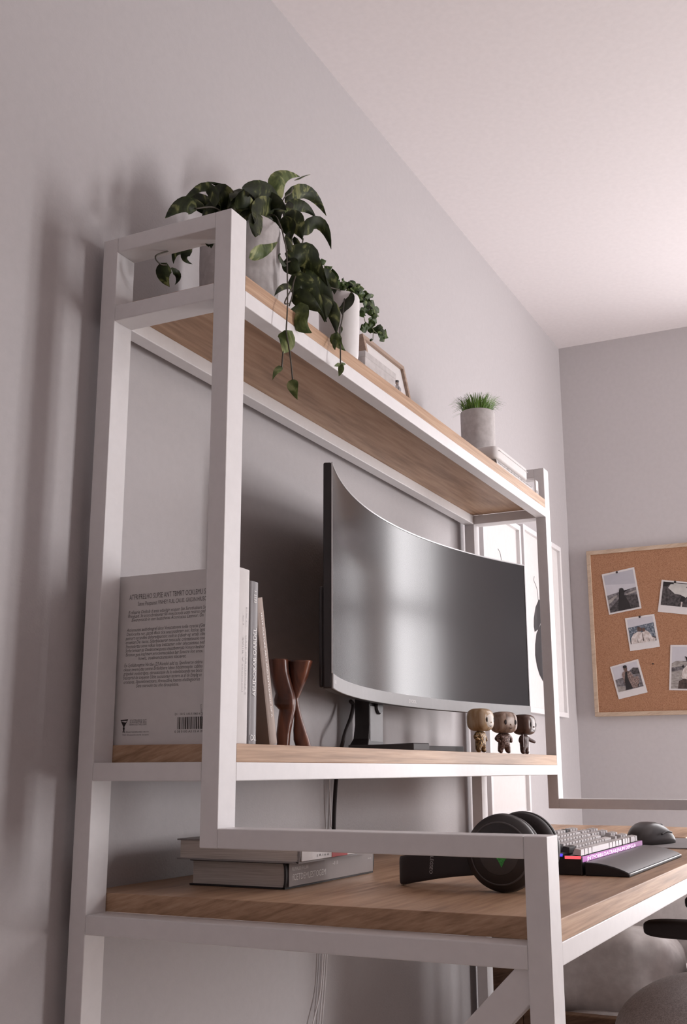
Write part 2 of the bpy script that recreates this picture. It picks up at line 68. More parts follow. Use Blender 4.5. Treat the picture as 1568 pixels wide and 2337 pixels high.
def wood(name,dark,mid,light,sx=1.1,rough=.45,along='X'):
    m,t,b=nt(name); tc=N(t,'ShaderNodeTexCoord'); s=N(t,'ShaderNodeSeparateXYZ'); t.links.new(tc.outputs['Object'],s.inputs[0])
    def mul(o,k):
        n=N(t,'ShaderNodeMath',operation='MULTIPLY'); n.inputs[1].default_value=k; t.links.new(o,n.inputs[0]); return n.outputs[0]
    def add(a,c):
        n=N(t,'ShaderNodeMath',operation='ADD'); t.links.new(a,n.inputs[0]); t.links.new(c,n.inputs[1]); return n.outputs[0]
    o={'X':('X','Y','Z'),'Y':('Y','X','Z'),'Z':('Z','Y','X')}[along]
    x,y,z=[s.outputs[k] for k in o]
    c=N(t,'ShaderNodeCombineXYZ')
    t.links.new(mul(x,sx),c.inputs[0]); t.links.new(mul(y,5.),c.inputs[1]); t.links.new(add(mul(z,40.),mul(y,11.)),c.inputs[2])
    n1=N(t,'ShaderNodeTexNoise'); n1.inputs['Scale'].default_value=1.6; n1.inputs['Detail'].default_value=5; n1.inputs['Roughness'].default_value=.6; n1.inputs['Distortion'].default_value=.6
    t.links.new(c.outputs[0],n1.inputs['Vector'])
    c2=N(t,'ShaderNodeCombineXYZ')
    t.links.new(mul(x,sx*5),c2.inputs[0]); t.links.new(mul(y,26.),c2.inputs[1]); t.links.new(add(mul(z,190.),mul(y,60.)),c2.inputs[2])
    n2=N(t,'ShaderNodeTexNoise'); n2.inputs['Scale'].default_value=1.6; n2.inputs['Detail'].default_value=3
    t.links.new(c2.outputs[0],n2.inputs['Vector'])
    mx=N(t,'ShaderNodeMix',data_type='FLOAT'); mx.inputs[0].default_value=.38
    t.links.new(n1.outputs[0],mx.inputs[2]); t.links.new(n2.outputs[0],mx.inputs[3])
    t.links.new(ramp(t,mx.outputs[0],[(.34,dark),(.5,mid),(.64,light)]),b.inputs['Base Color'])
    b.inputs['Roughness'].default_value=rough; b.inputs['Specular IOR Level'].default_value=.35
    bump(t,b,n2.outputs[0],.12,.0008); return m
def speckle(name,cols,scale,rough=.5,kind='VORONOI',metal=0,bmp=0):
    m,t,b=nt(name); tc=N(t,'ShaderNodeTexCoord')
    v=N(t,'ShaderNodeTexVoronoi'); v.inputs['Scale'].default_value=scale; t.links.new(tc.outputs['Object'],v.inputs['Vector'])
    sp=N(t,'ShaderNodeSeparateXYZ'); t.links.new(v.outputs['Color'],sp.inputs[0])
    k=len(cols); t.links.new(ramp(t,sp.outputs[0],[(i/(k-1),c) for i,c in enumerate(cols)]),b.inputs['Base Color'])
    b.inputs['Roughness'].default_value=rough; b.inputs['Metallic'].default_value=metal
    if bmp: bump(t,b,v.outputs['Distance'],bmp,.001)
    return m
def noisy(name,stops,scale,rough=.6,stretch=(1,1,1),detail=5,distort=0,bmp=0,spec=.5):
    m,t,b=nt(name); tc=N(t,'ShaderNodeTexCoord'); mp=N(t,'ShaderNodeMapping'); mp.inputs['Scale'].default_value=stretch
    t.links.new(tc.outputs['Object'],mp.inputs[0])
    n=N(t,'ShaderNodeTexNoise'); n.inputs['Scale'].default_value=scale; n.inputs['Detail'].default_value=detail; n.inputs['Distortion'].default_value=distort
    t.links.new(mp.outputs[0],n.inputs['Vector']); t.links.new(ramp(t,n.outputs[0],stops),b.inputs['Base Color'])
    b.inputs['Roughness'].default_value=rough; b.inputs['Specular IOR Level'].default_value=spec
    if bmp: bump(t,b,n.outputs[0],bmp,.002)
    return m
M={}
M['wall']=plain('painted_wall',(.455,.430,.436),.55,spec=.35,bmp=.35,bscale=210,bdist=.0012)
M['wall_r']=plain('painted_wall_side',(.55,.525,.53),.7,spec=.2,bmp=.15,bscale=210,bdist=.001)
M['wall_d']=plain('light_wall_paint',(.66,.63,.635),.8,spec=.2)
M['ceil']=plain('ceiling_paint',(.78,.74,.747),.9,spec=.1)
M['floor']=wood('floor_boards',(.38,.30,.24),(.50,.41,.34),(.58,.49,.42))
M['white']=plain('white_powder_coat',(.74,.722,.728),.38,spec=.45)
M['oak']=wood('oak_veneer',(.27,.155,.090),(.43,.268,.166),(.53,.355,.235))
M['dkwood']=wood('brown_bed_wood',(.10,.055,.032),(.17,.095,.058),(.22,.13,.08))
M['fpale']=wood('pale_frame_wood',(.42,.31,.22),(.52,.40,.30),(.58,.46,.35))
M['fbrown']=wood('picture_frame_wood',(.26,.18,.13),(.36,.26,.20),(.42,.31,.24))
M['concrete']=noisy('grey_stoneware',[(.3,(.43,.40,.395)),(.7,(.54,.51,.505))],70,.85,bmp=.15)
M['ceramic']=plain('white_ceramic',(.72,.70,.70),.45)
M['soil']=noisy('potting_soil',[(.3,(.02,.014,.01)),(.7,(.06,.042,.03))],120,.95)
M['black']=plain('black_plastic',(.022,.017,.018),.42)
M['blackm']=plain('black_matte_plastic',(.03,.024,.025),.6,spec=.3)
M['dkgrey']=plain('dark_grey_plastic',(.07,.062,.063),.5)
M['silver']=plain('silver_plastic',(.40,.40,.405),.5,spec=.12)
M['bright']=plain('bright_metal_edge',(.55,.545,.55),.3,metal=.5)
M['paper']=plain('white_paper',(.66,.635,.63),.7,spec=.2)
M['pages']=noisy('book_pages',[(.35,(.50,.45,.41)),(.65,(.64,.59,.55))],14,.85,stretch=(1,1,60),detail=3)
M['ink']=plain('dark_ink',(.035,.028,.028),.7,spec=.2)
M['inkg']=plain('grey_ink',(.11,.10,.10),.7,spec=.2)
M['inkw']=plain('white_ink',(.80,.78,.77),.5)
M['inks']=plain('pale_grey_ink',(.40,.38,.39),.5)
M['red']=plain('red_print',(.42,.06,.06),.5)
M['greybook']=plain('grey_book_cloth',(.17,.155,.16),.42)
M['brownbook']=plain('taupe_book_cloth',(.30,.225,.188),.55)
M['bookblack']=plain('black_book_cloth',(.018,.013,.014),.45)
M['bookgun']=plain('gunmetal_book_jacket',(.29,.26,.255),.32,metal=.3)
M['softgrey']=plain('grey_jacket',(.26,.24,.24),.5)
M['sculpt']=noisy('carved_dark_wood',[(.32,(.035,.011,.007)),(.5,(.10,.032,.018)),(.68,(.20,.07,.036))],9,.28,stretch=(4,4,.8),distort=1.2,bmp=.15)
M['cork']=speckle('cork',[(.27,.125,.066),(.345,.172,.094),(.375,.195,.108),(.42,.225,.132)],420,.9,bmp=.25)
M['linen']=noisy('grey_bed_linen',[(.35,(.64,.60,.59)),(.65,(.74,.70,.69))],40,.95,bmp=.3)
M['mesh']=speckle('grey_chair_weave',[(.40,.375,.375),(.54,.51,.51),(.64,.61,.61)],420,.9,bmp=.4)
M['glass']=plain('clear_glass',(.75,.75,.76),.05); M['glass'].node_tree.nodes['Principled BSDF'].inputs['Transmission Weight'].default_value=.85
M['grass']=noisy('grass_green',[(.3,(.05,.12,.015)),(.7,(.20,.36,.06))],40,.5)
M['stem']=plain('dark_vine_stem',(.055,.045,.03),.5)
M['stemg']=plain('green_vine_stem',(.16,.17,.075),.5)
def leafmat(name,a,b_,c,sc_=22):
    m=noisy(name,[(.38,a),(.56,b_),(.66,c)],sc_,.5,stretch=(1,1,.5),detail=6,distort=1.6,spec=.18); return m
M['leafd']=leafmat('variegated_leaf_shaded',(.012,.017,.006),(.028,.038,.012),(.16,.17,.065),38)  # variegated green darkened for backlit leaves, shade put into the colour
M['leafl']=leafmat('variegated_leaf_lit',(.04,.06,.016),(.10,.13,.04),(.27,.29,.13),30)  # lighter copy of the same variegated green for leaves catching light
M['leafs']=leafmat('small_leaf_green',(.018,.034,.008),(.04,.07,.015),(.13,.17,.05),60)
# screen: matte anti-glare panel, switched off
m,t,b=nt('matte_screen'); b.inputs['Base Color'].default_value=(.030,.026,.027,1); b.inputs['Roughness'].default_value=.2; b.inputs['Specular IOR Level'].default_value=SPEC; M['screen']=m
def emis(name,c,s):
    m,t,b=nt(name); b.inputs['Base Color'].default_value=(*c,1); b.inputs['Emission Color'].default_value=(*c,1); b.inputs['Emission Strength'].default_value=s; return m
M['ledb']=emis('blue_key_light',(.10,.06,.9),1.1); M['ledr']=emis('red_key_light',(.95,.10,.12),1.1); M['ledp']=emis('purple_key_light',(.40,.10,.40),.3); M['ledw']=emis('lit_key_legend',(.9,.8,.9),.9)
# ---------------------------------------------------------------- object helpers
def root(name,label,cat,loc=(0,0,0),group=None):
    o=bpy.data.objects.new(name,None); COL.objects.link(o); o.location=loc; o.empty_display_size=.02
    o['label']=label; o['category']=cat
    if group: o['group']=group
    return o
def tag(o,label,cat,group=None):
    o['label']=label; o['category']=cat
    if group: o['group']=group
    return o
def wloc(o):
    v=Vector(o.location)
    while o.parent: o=o.parent; v+=Vector(o.location)
    return v
def link(name,me,mats,parent=None,smooth=False,local=False,loc=None,bev=0,seg=2,label=None):
    if not isinstance(mats,(list,tuple)): mats=[mats]
    for m in mats: me.materials.append(m)
    o=bpy.data.objects.new(name,me); COL.objects.link(o)
    if parent:
        o.parent=parent
        if not local: me.transform(Matrix.Translation(-wloc(parent)))
    elif loc is not None:
        me.transform(Matrix.Translation(-Vector(loc))); o.location=loc
    if smooth:
        for p in me.polygons: p.use_smooth=True
    if bev:
        b=o.modifiers.new('edge','BEVEL'); b.width=bev; b.segments=seg; b.limit_method='ANGLE'; b.angle_limit=math.radians(40)
        b.harden_normals=False
    if label: o['label']=label
    return o
def tm(bm,name='mesh'):
    me=bpy.data.meshes.new(name); bm.normal_update(); bm.to_mesh(me); bm.free(); return me
def box(bm,x0,x1,y0,y1,z0,z1,mi=0):
    v=[bm.verts.new(p) for p in ((x0,y0,z0),(x1,y0,z0),(x1,y1,z0),(x0,y1,z0),(x0,y0,z1),(x1,y0,z1),(x1,y1,z1),(x0,y1,z1))]
    for f in ((0,3,2,1),(4,5,6,7),(0,1,5,4),(1,2,6,5),(2,3,7,6),(3,0,4,7)):
        bm.faces.new([v[i] for i in f]).material_index=mi
    return v
def B(name,mat,parent,*bx,bev=.0015,label=None,local=False):
    bm=bmesh.new()
    for b in bx: box(bm,*b)
    return link(name,tm(bm),mat,parent,bev=bev,label=label,local=local)
def lathe(bm,prof,axis='Z',c=(0,0,0),n=48,caps=True,sy=1):
    rings=[]
    for r,h in prof:
        ring=[]
        for i in range(n):
            a=2*PI*i/n; u,v=r*math.cos(a),r*math.sin(a)*sy
            p={'Z':(u,v,h),'X':(h,u,v),'Y':(u,h,v)}[axis]
            ring.append(bm.verts.new((c[0]+p[0],c[1]+p[1],c[2]+p[2])))
        rings.append(ring)
    for a,b in zip(rings,rings[1:]):
        for i in range(n):
            bm.faces.new((a[i],a[(i+1)%n],b[(i+1)%n],b[i]))
    if caps:
        bm.faces.new(rings[0][::-1]); bm.faces.new(rings[-1])
    return rings
def fixn(bm): bmesh.ops.recalc_face_normals(bm,faces=bm.faces[:])
def spline(pts,k=8):
    P=[Vector(p) for p in pts]
    if len(P)<3: return [P[0].lerp(P[-1],i/k) for i in range(k+1)]
    Q=[P[0]*2-P[1]]+P+[P[-1]*2-P[-2]]; out=[]
    for i in range(1,len(Q)-2):
        a,b,c,d=Q[i-1:i+3]
        for j in range(k):
            t=j/k
            out.append(.5*((2*b)+(c-a)*t+(2*a-5*b+4*c-d)*t*t+(3*b-a-3*c+d)*t**3))
    out.append(P[-1]); return out
def tube(bm,pts,r,n=8,k=8,flat=None,up=None):
    P=spline(pts,k); rings=[]; prev=None
    for i,p in enumerate(P):
        t=(P[min(i+1,len(P)-1)]-P[max(i-1,0)]).normalized()
        ref=Vector(up) if up else (prev if prev else (Vector((0,0,1)) if abs(t.z)<.9 else Vector((1,0,0))))
        a=(ref-t*ref.dot(t)).normalized(); b=t.cross(a); prev=a
        rr=r(i/(len(P)-1)) if callable(r) else r
        ra,rb=(rr,rr) if not flat else (flat[0],flat[1])
        ring=[]
        for j in range(n):
            an=2*PI*j/n+ (PI/n if flat else 0)
            ca,sa=math.cos(an),math.sin(an)
            if flat: # rounded rectangle
                ca=math.copysign(abs(ca)**.35,ca); sa=math.copysign(abs(sa)**.35,sa)
            ring.append(bm.verts.new(p+a*ra*ca+b*rb*sa))
        rings.append(ring)
    for a,b in zip(rings,rings[1:]):
        for j in range(n): bm.faces.new((a[j],a[(j+1)%n],b[(j+1)%n],b[j]))
    bm.faces.new(rings[0][::-1]); bm.faces.new(rings[-1])
def superell(bm,c,h,e=.35,nu=32,nv=20,rot=None):
    """closed rounded-box shape"""
    f=lambda x,e:math.copysign(abs(x)**e,x)
    rows=[]
    for j in range(nv+1):
        ph=-PI/2+PI*j/nv; row=[]
        for i in range(nu):
            th=2*PI*i/nu
            p=Vector((h[0]*f(math.cos(ph),e)*f(math.cos(th),e),h[1]*f(math.cos(ph),e)*f(math.sin(th),e),h[2]*f(math.sin(ph),e)))
            if rot: p=rot@p
            row.append(p+Vector(c))
        rows.append(row)
    vs=[]
    for j,row in enumerate(rows):
        if j in(0,nv): vs.append([bm.verts.new(row[0])]*nu)
        else: vs.append([bm.verts.new(p) for p in row])
    for j in range(nv):
        for i in range(nu):
            q=[vs[j][i],vs[j][(i+1)%nu],vs[j+1][(i+1)%nu],vs[j+1][i]]
            q2=[]
            for v in q:
                if v not in q2: q2.append(v)
            if len(q2)>2: bm.faces.new(q2)
def skin(verts,edges,rad,sub=2):
    me=bpy.data.meshes.new('sk'); me.from_pydata(verts,edges,[])
    o=bpy.data.objects.new('sk',me); COL.objects.link(o)
    o.modifiers.new('s','SKIN')
    for i,r in enumerate(rad):
        d=me.skin_vertices[0].data[i]; d.radius=(r,r) if not isinstance(r,tuple) else r; d.use_root=(i==0)
    s=o.modifiers.new('u','SUBSURF'); s.levels=sub
    dg=bpy.context.evaluated_depsgraph_get(); dg.update()
    out=bpy.data.meshes.new_from_object(o.evaluated_get(dg)); bpy.data.objects.remove(o); return out
def text(parent,name,s,o,rv,uv,h,mat,width=None,align='LEFT',shear=0,depth=.00015,local=False):
    c=bpy.data.curves.new('t','FONT'); c.body=s; c.size=1; c.align_x='LEFT'; c.shear=shear; c.resolution_u=2; c.extrude=.0
    ob=bpy.data.objects.new('t',c); COL.objects.link(ob)
    dg=bpy.context.evaluated_depsgraph_get(); dg.update()
    me=bpy.data.meshes.new_from_object(ob.evaluated_get(dg)); bpy.data.objects.remove(ob)
    me.materials.clear()
    xs=[v.co.x for v in me.vertices]
    if not xs: return
    x0,x1=min(xs),max(xs); k=h/.72; kx=width/(x1-x0) if width else k
    off={'LEFT':0,'CENTER':-.5*(x1-x0)*kx,'RIGHT':-(x1-x0)*kx}[align]
    rv,uv,o=Vector(rv).normalized(),Vector(uv).normalized(),Vector(o); nv=rv.cross(uv)
    for v in me.vertices: v.co=o+rv*((v.co.x-x0)*kx+off)+uv*(v.co.y*k)+nv*depth
    return link(name,me,mat,parent,local=local)
def poly(bm,pts,mi=0):
    f=bm.faces.new([bm.verts.new(p) for p in pts]); f.material_index=mi; return f
# ---------------------------------------------------------------- room shell
def struct(name,me,mat,bev=0):
    o=link(name,me,mat,bev=bev); o['kind']='structure'; return o
T=.12
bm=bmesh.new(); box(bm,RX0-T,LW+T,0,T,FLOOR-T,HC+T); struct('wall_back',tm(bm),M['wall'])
# right wall with two window openings
WIN=[(-1.45,-.80,-.55,1.50),(-3.75,-2.25,.0,1.72)]
bm=bmesh.new(); ys=[RY0-T,WIN[1][0],WIN[1][1],WIN[0][0],WIN[0][1],0]
for i in range(5):
    if i in(1,3):
        zt_=1.50 if i==3 else 1.72; z0_=-.55 if i==3 else .0; box(bm,LW,LW+T,ys[i],ys[i+1],FLOOR-T,z0_); box(bm,LW,LW+T,ys[i],ys[i+1],zt_,HC+T)
    else: box(bm,LW,LW+T,ys[i],ys[i+1],FLOOR-T,HC+T)
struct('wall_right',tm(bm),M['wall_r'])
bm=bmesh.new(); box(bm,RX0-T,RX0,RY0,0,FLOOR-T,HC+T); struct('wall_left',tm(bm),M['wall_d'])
# front wall, opened for an added fill window
WF=(1.75,2.45,-.65,1.5)
bm=bmesh.new(); 
box(bm,RX0-T,WF[0],RY0-T,RY0,FLOOR-T,HC+T); box(bm,WF[1],LW,RY0-T,RY0,FLOOR-T,HC+T)
box(bm,WF[0],WF[1],RY0-T,RY0,FLOOR-T,WF[2]); box(bm,WF[0],WF[1],RY0-T,RY0,WF[3],HC+T)
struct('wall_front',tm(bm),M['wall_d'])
bm=bmesh.new(); box(bm,RX0-T,LW+T,RY0-T,T,FLOOR-.1,FLOOR); struct('floor',tm(bm),M['floor'])
bm=bmesh.new(); box(bm,RX0-T,LW+T,RY0-T,T,HC,HC+.1); struct('ceiling',tm(bm),M['ceil'])
bm=bmesh.new(); box(bm,RX0,LW,-.014,0,FLOOR,FLOOR+.09); struct('baseboard_back',tm(bm),M['white'],.003)
bm=bmesh.new(); box(bm,LW-.014,LW,RY0,-.014,FLOOR,FLOOR+.09); struct('baseboard_right',tm(bm),M['white'],.003)
for k,(y0,y1,z0,z1) in enumerate(WIN):
    bm=bmesh.new(); xf=LW+.045; fw=.05
    for a in((y0,y0+fw,z0,z1),(y1-fw,y1,z0,z1),(y0,y1,z0,z0+fw),(y0,y1,z1-fw,z1)): box(bm,xf,xf+.05,*a)
    box(bm,xf+.005,xf+.045,y0,y1,.80,.85)
    if k==0: box(bm,xf+.005,xf+.045,-1.20,-1.165,z0,z1)
    else: box(bm,xf+.005,xf+.045,(y0+y1)/2-.03,(y0+y1)/2+.03,z0,z1)
    struct('window_%d'%(k+1),tm(bm),M['white'])
bm=bmesh.new(); x0,x1,z0,z1=WF; yf=RY0-.09; fw=.05
for a,c in(((x0,x0+fw),(z0,z1)),((x1-fw,x1),(z0,z1)),((x0,x1),(z0,z0+fw)),((x0,x1),(z1-fw,z1)),(((x0+x1)/2-.03,(x0+x1)/2+.03),(z0,z1))): box(bm,a[0],a[1],yf,yf+.05,c[0],c[1])
struct('window_3',tm(bm),M['white'])  # unseen frame added around the fill light
# ---------------------------------------------------------------- lights: near-window daylight, far window off, front fill added
def area(name,loc,rot,sx,sy,power,col):
    l=bpy.data.lights.new(name,'AREA'); l.shape='RECTANGLE'; l.size=sx; l.size_y=sy; l.energy=power; l.color=col
    o=bpy.data.objects.new(name,l); COL.objects.link(o); o.location=loc; o.rotation_euler=rot; return o
DAY=(1.0,.965,.975)
y0,y1,z0,z1=WIN[0]; area('daylight_window_near',(LW+T+.02,(y0+y1)/2,(z0+z1)/2),(0,PI/2,0),z1-z0,y1-y0,P1,DAY)
y0,y1,z0,z1=WIN[1]; area('daylight_window_far',(LW+T+.02,(y0+y1)/2,(z0+z1)/2),(0,PI/2,0),z1-z0,y1-y0,P2,DAY)
x0,x1,z0,z1=WF; area('front_fill_light',((x0+x1)/2,RY0-T-.02,(z0+z1)/2),(PI/2,0,0),x1-x0,z1-z0,P3,DAY)  # added area light that brightens room-facing sides and casts the post shadow
w=bpy.data.worlds.new('sky'); sc.world=w; w.use_nodes=True
w.node_tree.nodes['Background'].inputs[0].default_value=(.85,.9,1,1); w.node_tree.nodes['Background'].inputs[1].default_value=.6
# ---------------------------------------------------------------- desk with hutch
dk=root('desk_with_hutch','white metal desk with oak boards and tall shelf hutch against the back wall','desk',(0,-.4,FLOOR))
for X0 in(0,L-WX):
    X1=X0+WX
    B('rear_post',M['white'],dk,(X0,X1,-YR-WY,-YR,FLOOR,ZT))
    B('front_post',M['white'],dk,(X0,X1,-YF,-YF+WY,ZA-WZ,ZT))
    B('front_leg',M['white'],dk,(X0,X1,-YD,-YD+WY,FLOOR,ZA))
    B('arm_rail',M['white'],dk,(X0,X1,-YD+WY,-YF,ZA-WZ,ZA))
    for z in(ZT-WZ,ZS,ZM): B('side_rail',M['white'],dk,(X0,X1,-YF+WY,-YR-WY,z,z+WZ))
    B('desk_side_rail',M['white'],dk,(X0,X1,-YD+WY,-YR-WY,ZD-WD,ZD))
    if X0==0:
        # diagonal brace from the front leg down to the foot of the rear post
        bm=bmesh.new(); a=Vector((0,-YD+WY,ZD-WD-.01)); e=Vector((0,-YR-WY,FLOOR+.02)); d=(e-a).normalized(); n=Vector((0,-d.z,d.y))*.02
        q=[(X0+.004,a+n+d*-.03),(X0+.004,a-n),(X0+.004,e-n),(X0+.004,e+n)]
        lo=[bm.verts.new((X0+.006,p.y,p.z)) for _,p in q]; hi=[bm.verts.new((X1-.012,p.y,p.z)) for _,p in q]
        bm.faces.new(lo); bm.faces.new(hi[::-1])
        for i in range(4): bm.faces.new((lo[i],hi[i],hi[(i+1)%4],lo[(i+1)%4]))
        fixn(bm); link('diagonal_brace',tm(bm),M['white'],dk,bev=.0015)
for z in(ZS,ZM):
    B('front_rail',M['white'],dk,(WX,L-WX,-YF,-YF+WY,z,z+WZ))
    B('rear_rail',M['white'],dk,(WX,L-WX,-YR-WY,-YR,z,z+WZ))
    B('shelf_board',M['oak'],dk,(WX+.0006,L-WX-.0006,-YF+.0004,-.022 if z==ZM else -.004,z+WZ,z+WZ+TH),bev=.001)
B('desk_front_rail',M['white'],dk,(WX,L-WX,-YD,-YD+WY,ZD-WD,ZD))
B('desk_rear_rail',M['white'],dk,(WX,L-WX,-YR-WY,-YR,ZD-WD,ZD))
B('desktop',M['oak'],dk,(WX+.0006,L-WX-.0006,-YD+.0004,-.004,ZD,ZDESK),bev=.001)
# ---------------------------------------------------------------- curved monitor
MC,MR,MTH,MY=1.057,1.62,.384,-.107
def arc(s,z,d=0):
    t=s*MTH; r=MR+d
    return Vector((MC+r*math.sin(t),MY-MR+r*math.cos(t),z))
mo=root('curved_monitor','wide curved black monitor with switched off screen on the middle shelf','monitor',(MC,-.13,ZMID))
def arcstrip(s0,s1,z0,z1,d0,d1,n=48):
    bm=bmesh.new(); R=[]
    for i in range(n+1):
        s=s0+(s1-s0)*i/n
        R.append([bm.verts.new(arc(s,z,d)) for z,d in((z0,d0),(z1,d0),(z1,d1),(z0,d1))])
    for a,b in zip(R,R[1:]):
        for j in range(4): bm.faces.new((a[j],a[(j+1)%4],b[(j+1)%4],b[j]))
    bm.faces.new(R[0]); bm.faces.new(R[-1][::-1]); fixn(bm); return tm(bm)
ZB,ZSB,ZST=.2655,.293,.6895
link('housing',arcstrip(-1.003,1.003,ZB,.6935,.0012,.017),M['black'],mo,bev=.003)
link('rear_cover',arcstrip(-.998,.998,ZB+.002,.455,.0165,.025),M['black'],mo,bev=.004)
link('screen',arcstrip(-.994,.994,ZSB,ZST,-.0002,.0013,180),M['screen'],mo,smooth=False)
link('bottom_bezel',arcstrip(-1.002,1.002,ZB+.0005,ZSB,-.0026,.0013),M['silver'],mo,bev=.001,label='silver grey lower bezel')
link('edge_trim',arcstrip(-1.003,1.003,.6905,.6938,-.001,.0015),M['bright'],mo,bev=.0004)
for s in(-1,1): link('edge_trim',arcstrip(s*1.0035,s*.9985,ZSB,.6935,-.001,.0015,2),M['bright'],mo)
def arct(name,s_,sc0,z,h,w_):
    p=arc(sc0,z,-.0030); q=arc(sc0+.01,z,-.0030); rv=(q-p).normalized()
    text(mo,name,s_,p,rv,(0,0,1),h,M['inkw'],width=w_)
arct('badge','2E05O',-.975,.2765,.006,.035)
arct('maker_badge','EVODU',.03,.2755,.008,.045)
B('mount_block',M['blackm'],mo,(.91,1.20,-.085,-.055,.33,.50),bev=.01)
# stand: neck + foot
bm=bmesh.new(); prof=[(ZMID+.001,.895,1.005,-.082,-.028),(ZMID+.012,.912,1.005,-.078,-.03),(ZMID+.03,.928,1.005,-.073,-.034),(ZMID+.06,.932,1.005,-.073,-.036),(.36,.932,1.005,-.073,-.036),(.44,.932,1.005,-.073,-.036)]
R=[]
for z,a,b_,c,d in prof: R.append([bm.verts.new(p) for p in((a,c,z),(b_,c,z),(b_,d,z),(a,d,z))])
for a,b_ in zip(R,R[1:]):
    for j in range(4): bm.faces.new((a[j],a[(j+1)%4],b_[(j+1)%4],b_[j]))
bm.faces.new(R[0][::-1]); bm.faces.new(R[-1]); fixn(bm)
link('stand_neck',tm(bm),M['black'],mo,bev=.002)
B('neck_cover',M['silver'],mo,(.934,1.003,-.0745,-.0728,ZMID+.022,.262),bev=.0006,label='silver front plate of the stand neck')
bm=bmesh.new(); lathe(bm,[(.016,-.0005),(.018,-.004),(.015,-.008)],'Y',(.975,-.0735,.262),24); fixn(bm); link('cable_clip',tm(bm),M['black'],mo,smooth=False)
bm=bmesh.new()
ft=[(.91,-.03),(1.03,-.03),(1.12,-.085),(1.225,-.178),(1.20,-.198),(1.0,-.15),(.84,-.255),(.80,-.235),(.90,-.10)]
lo=[bm.verts.new((x,y,ZMID+.0003)) for x,y in ft]; hi=[bm.verts.new((x,y,ZMID+.016)) for x,y in ft]
bm.faces.new(lo[::-1]); bm.faces.new(hi)
for i in range(len(ft)): bm.faces.new((lo[i],lo[(i+1)%len(ft)],hi[(i+1)%len(ft)],hi[i]))
fixn(bm); link('stand_foot',tm(bm),M['dkgrey'],mo,bev=.002)
bm=bmesh.new(); tube(bm,CABLES['black'],.0045,10); link('power_cable',tm(bm),M['blackm'],mo,smooth=True,label='black cable falling behind the shelf')
# wall cables
bm=bmesh.new(); tube(bm,CABLES['white'],.0016,8); tag(link('thin_cable',tm(bm),M['white'],loc=CABLES['white'][-1],smooth=True),'thin white cable running down the wall beside the thicker black cable','cable')
for nm,c in zip(('straight white cable hanging on the wall below the desk','white cable below the desk, rightmost of three','loose white cable below the desk, leftmost of three'),CABLES['low']):
    bm=bmesh.new(); tube(bm,c,.0017,8); tag(link('wall_cable',tm(bm),M['white'],loc=c[-1],smooth=True),nm,'cable','white cables below the desk')
# ---------------------------------------------------------------- standing books on the middle shelf
def book(name,label,x0,x1,y0,y1,z0,z1,cover,spine='-Y',pages=None,group=None,rotY=0,piv=None,ct=.0022):
    r=root(name,label,'book',piv or ((x0+x1)/2,(y0+y1)/2,z0),group)
    bm=bmesh.new()
    if spine=='-Y':
        box(bm,x0,x0+ct,y0+.002,y1,z0,z1); box(bm,x1-ct,x1,y0+.002,y1,z0,z1)
        # rounded spine
        n=8; w_=(x1-x0)/2; cx=(x0+x1)/2; f=[];g=[]
        for i in range(n+1):
            a=-PI/2+PI*i/n; f.append((cx+w_*math.sin(a),y0+.003-.003*math.cos(a)))
        lo=[bm.verts.new((x,y,z0)) for x,y in f]; hi=[bm.verts.new((x,y,z1)) for x,y in f]
        lo2=[bm.verts.new((cx+(x-cx)*.9,y+.003,z0)) for x,y in f]; hi2=[bm.verts.new((cx+(x-cx)*.9,y+.003,z1)) for x,y in f]
        for i in range(n):
            bm.faces.new((lo[i],lo[i+1],hi[i+1],hi[i])); bm.faces.new((hi2[i],hi2[i+1],lo2[i+1],lo2[i]))
            bm.faces.new((hi[i],hi[i+1],hi2[i+1],hi2[i])); bm.faces.new((lo2[i],lo2[i+1],lo[i+1],lo[i]))
        pg=(x0+ct,x1-ct,y0+.005,y1-.003,z0+.003,z1-.003)
    else: # lying: spine faces -Y, thickness in Z
        box(bm,x0,x1,y0+.002,y1,z0,z0+ct); box(bm,x0,x1,y0+.002,y1,z1-ct,z1)
        n=8; h_=(z1-z0)/2; cz=(z0+z1)/2; f=[]
        for i in range(n+1):
            a=-PI/2+PI*i/n; f.append((y0+.004-.004*math.cos(a),cz+h_*math.sin(a)))
        lo=[bm.verts.new((x0,y,z)) for y,z in f]; hi=[bm.verts.new((x1,y,z)) for y,z in f]
        lo2=[bm.verts.new((x0,y+.003,cz+(z-cz)*.9)) for y,z in f]; hi2=[bm.verts.new((x1,y+.003,cz+(z-cz)*.9)) for y,z in f]
        for i in range(n):
            bm.faces.new((lo[i],hi[i],hi[i+1],lo[i+1])); bm.faces.new((lo2[i],lo2[i+1],hi2[i+1],hi2[i]))
            bm.faces.new((lo[i],lo[i+1],lo2[i+1],lo2[i])); bm.faces.new((hi[i],hi2[i],hi2[i+1],hi[i+1]))
        pg=(x0+.004,x1-.004,y0+.006,y1-.004,z0+ct,z1-ct)
    fixn(bm); cv=link('cover',tm(bm),cover,r,smooth=True); cv.data.set_sharp_from_angle(angle=math.radians(32))
    B('page_block',pages or M['pages'],r,pg,bev=0)
    return r
G1='upright books at the left end of the middle shelf'
wb=book('upright_book','tall white hardcover at the shelf end, paragraphs and barcode on its back cover',.055,.0975,-.262,-.040,ZMID,.4245,M['paper'],group=G1)
bx=.055
def bt(name,s,y,z,h,w_=None,mat='inkg',sh=0,align='LEFT',dz=.0): # text on the back cover: reads towards -Y
    text(wb,name,s,(bx,y,z),(0,-1,dz),(0,0,1),h,M[mat],width=w_,shear=sh,align=align)
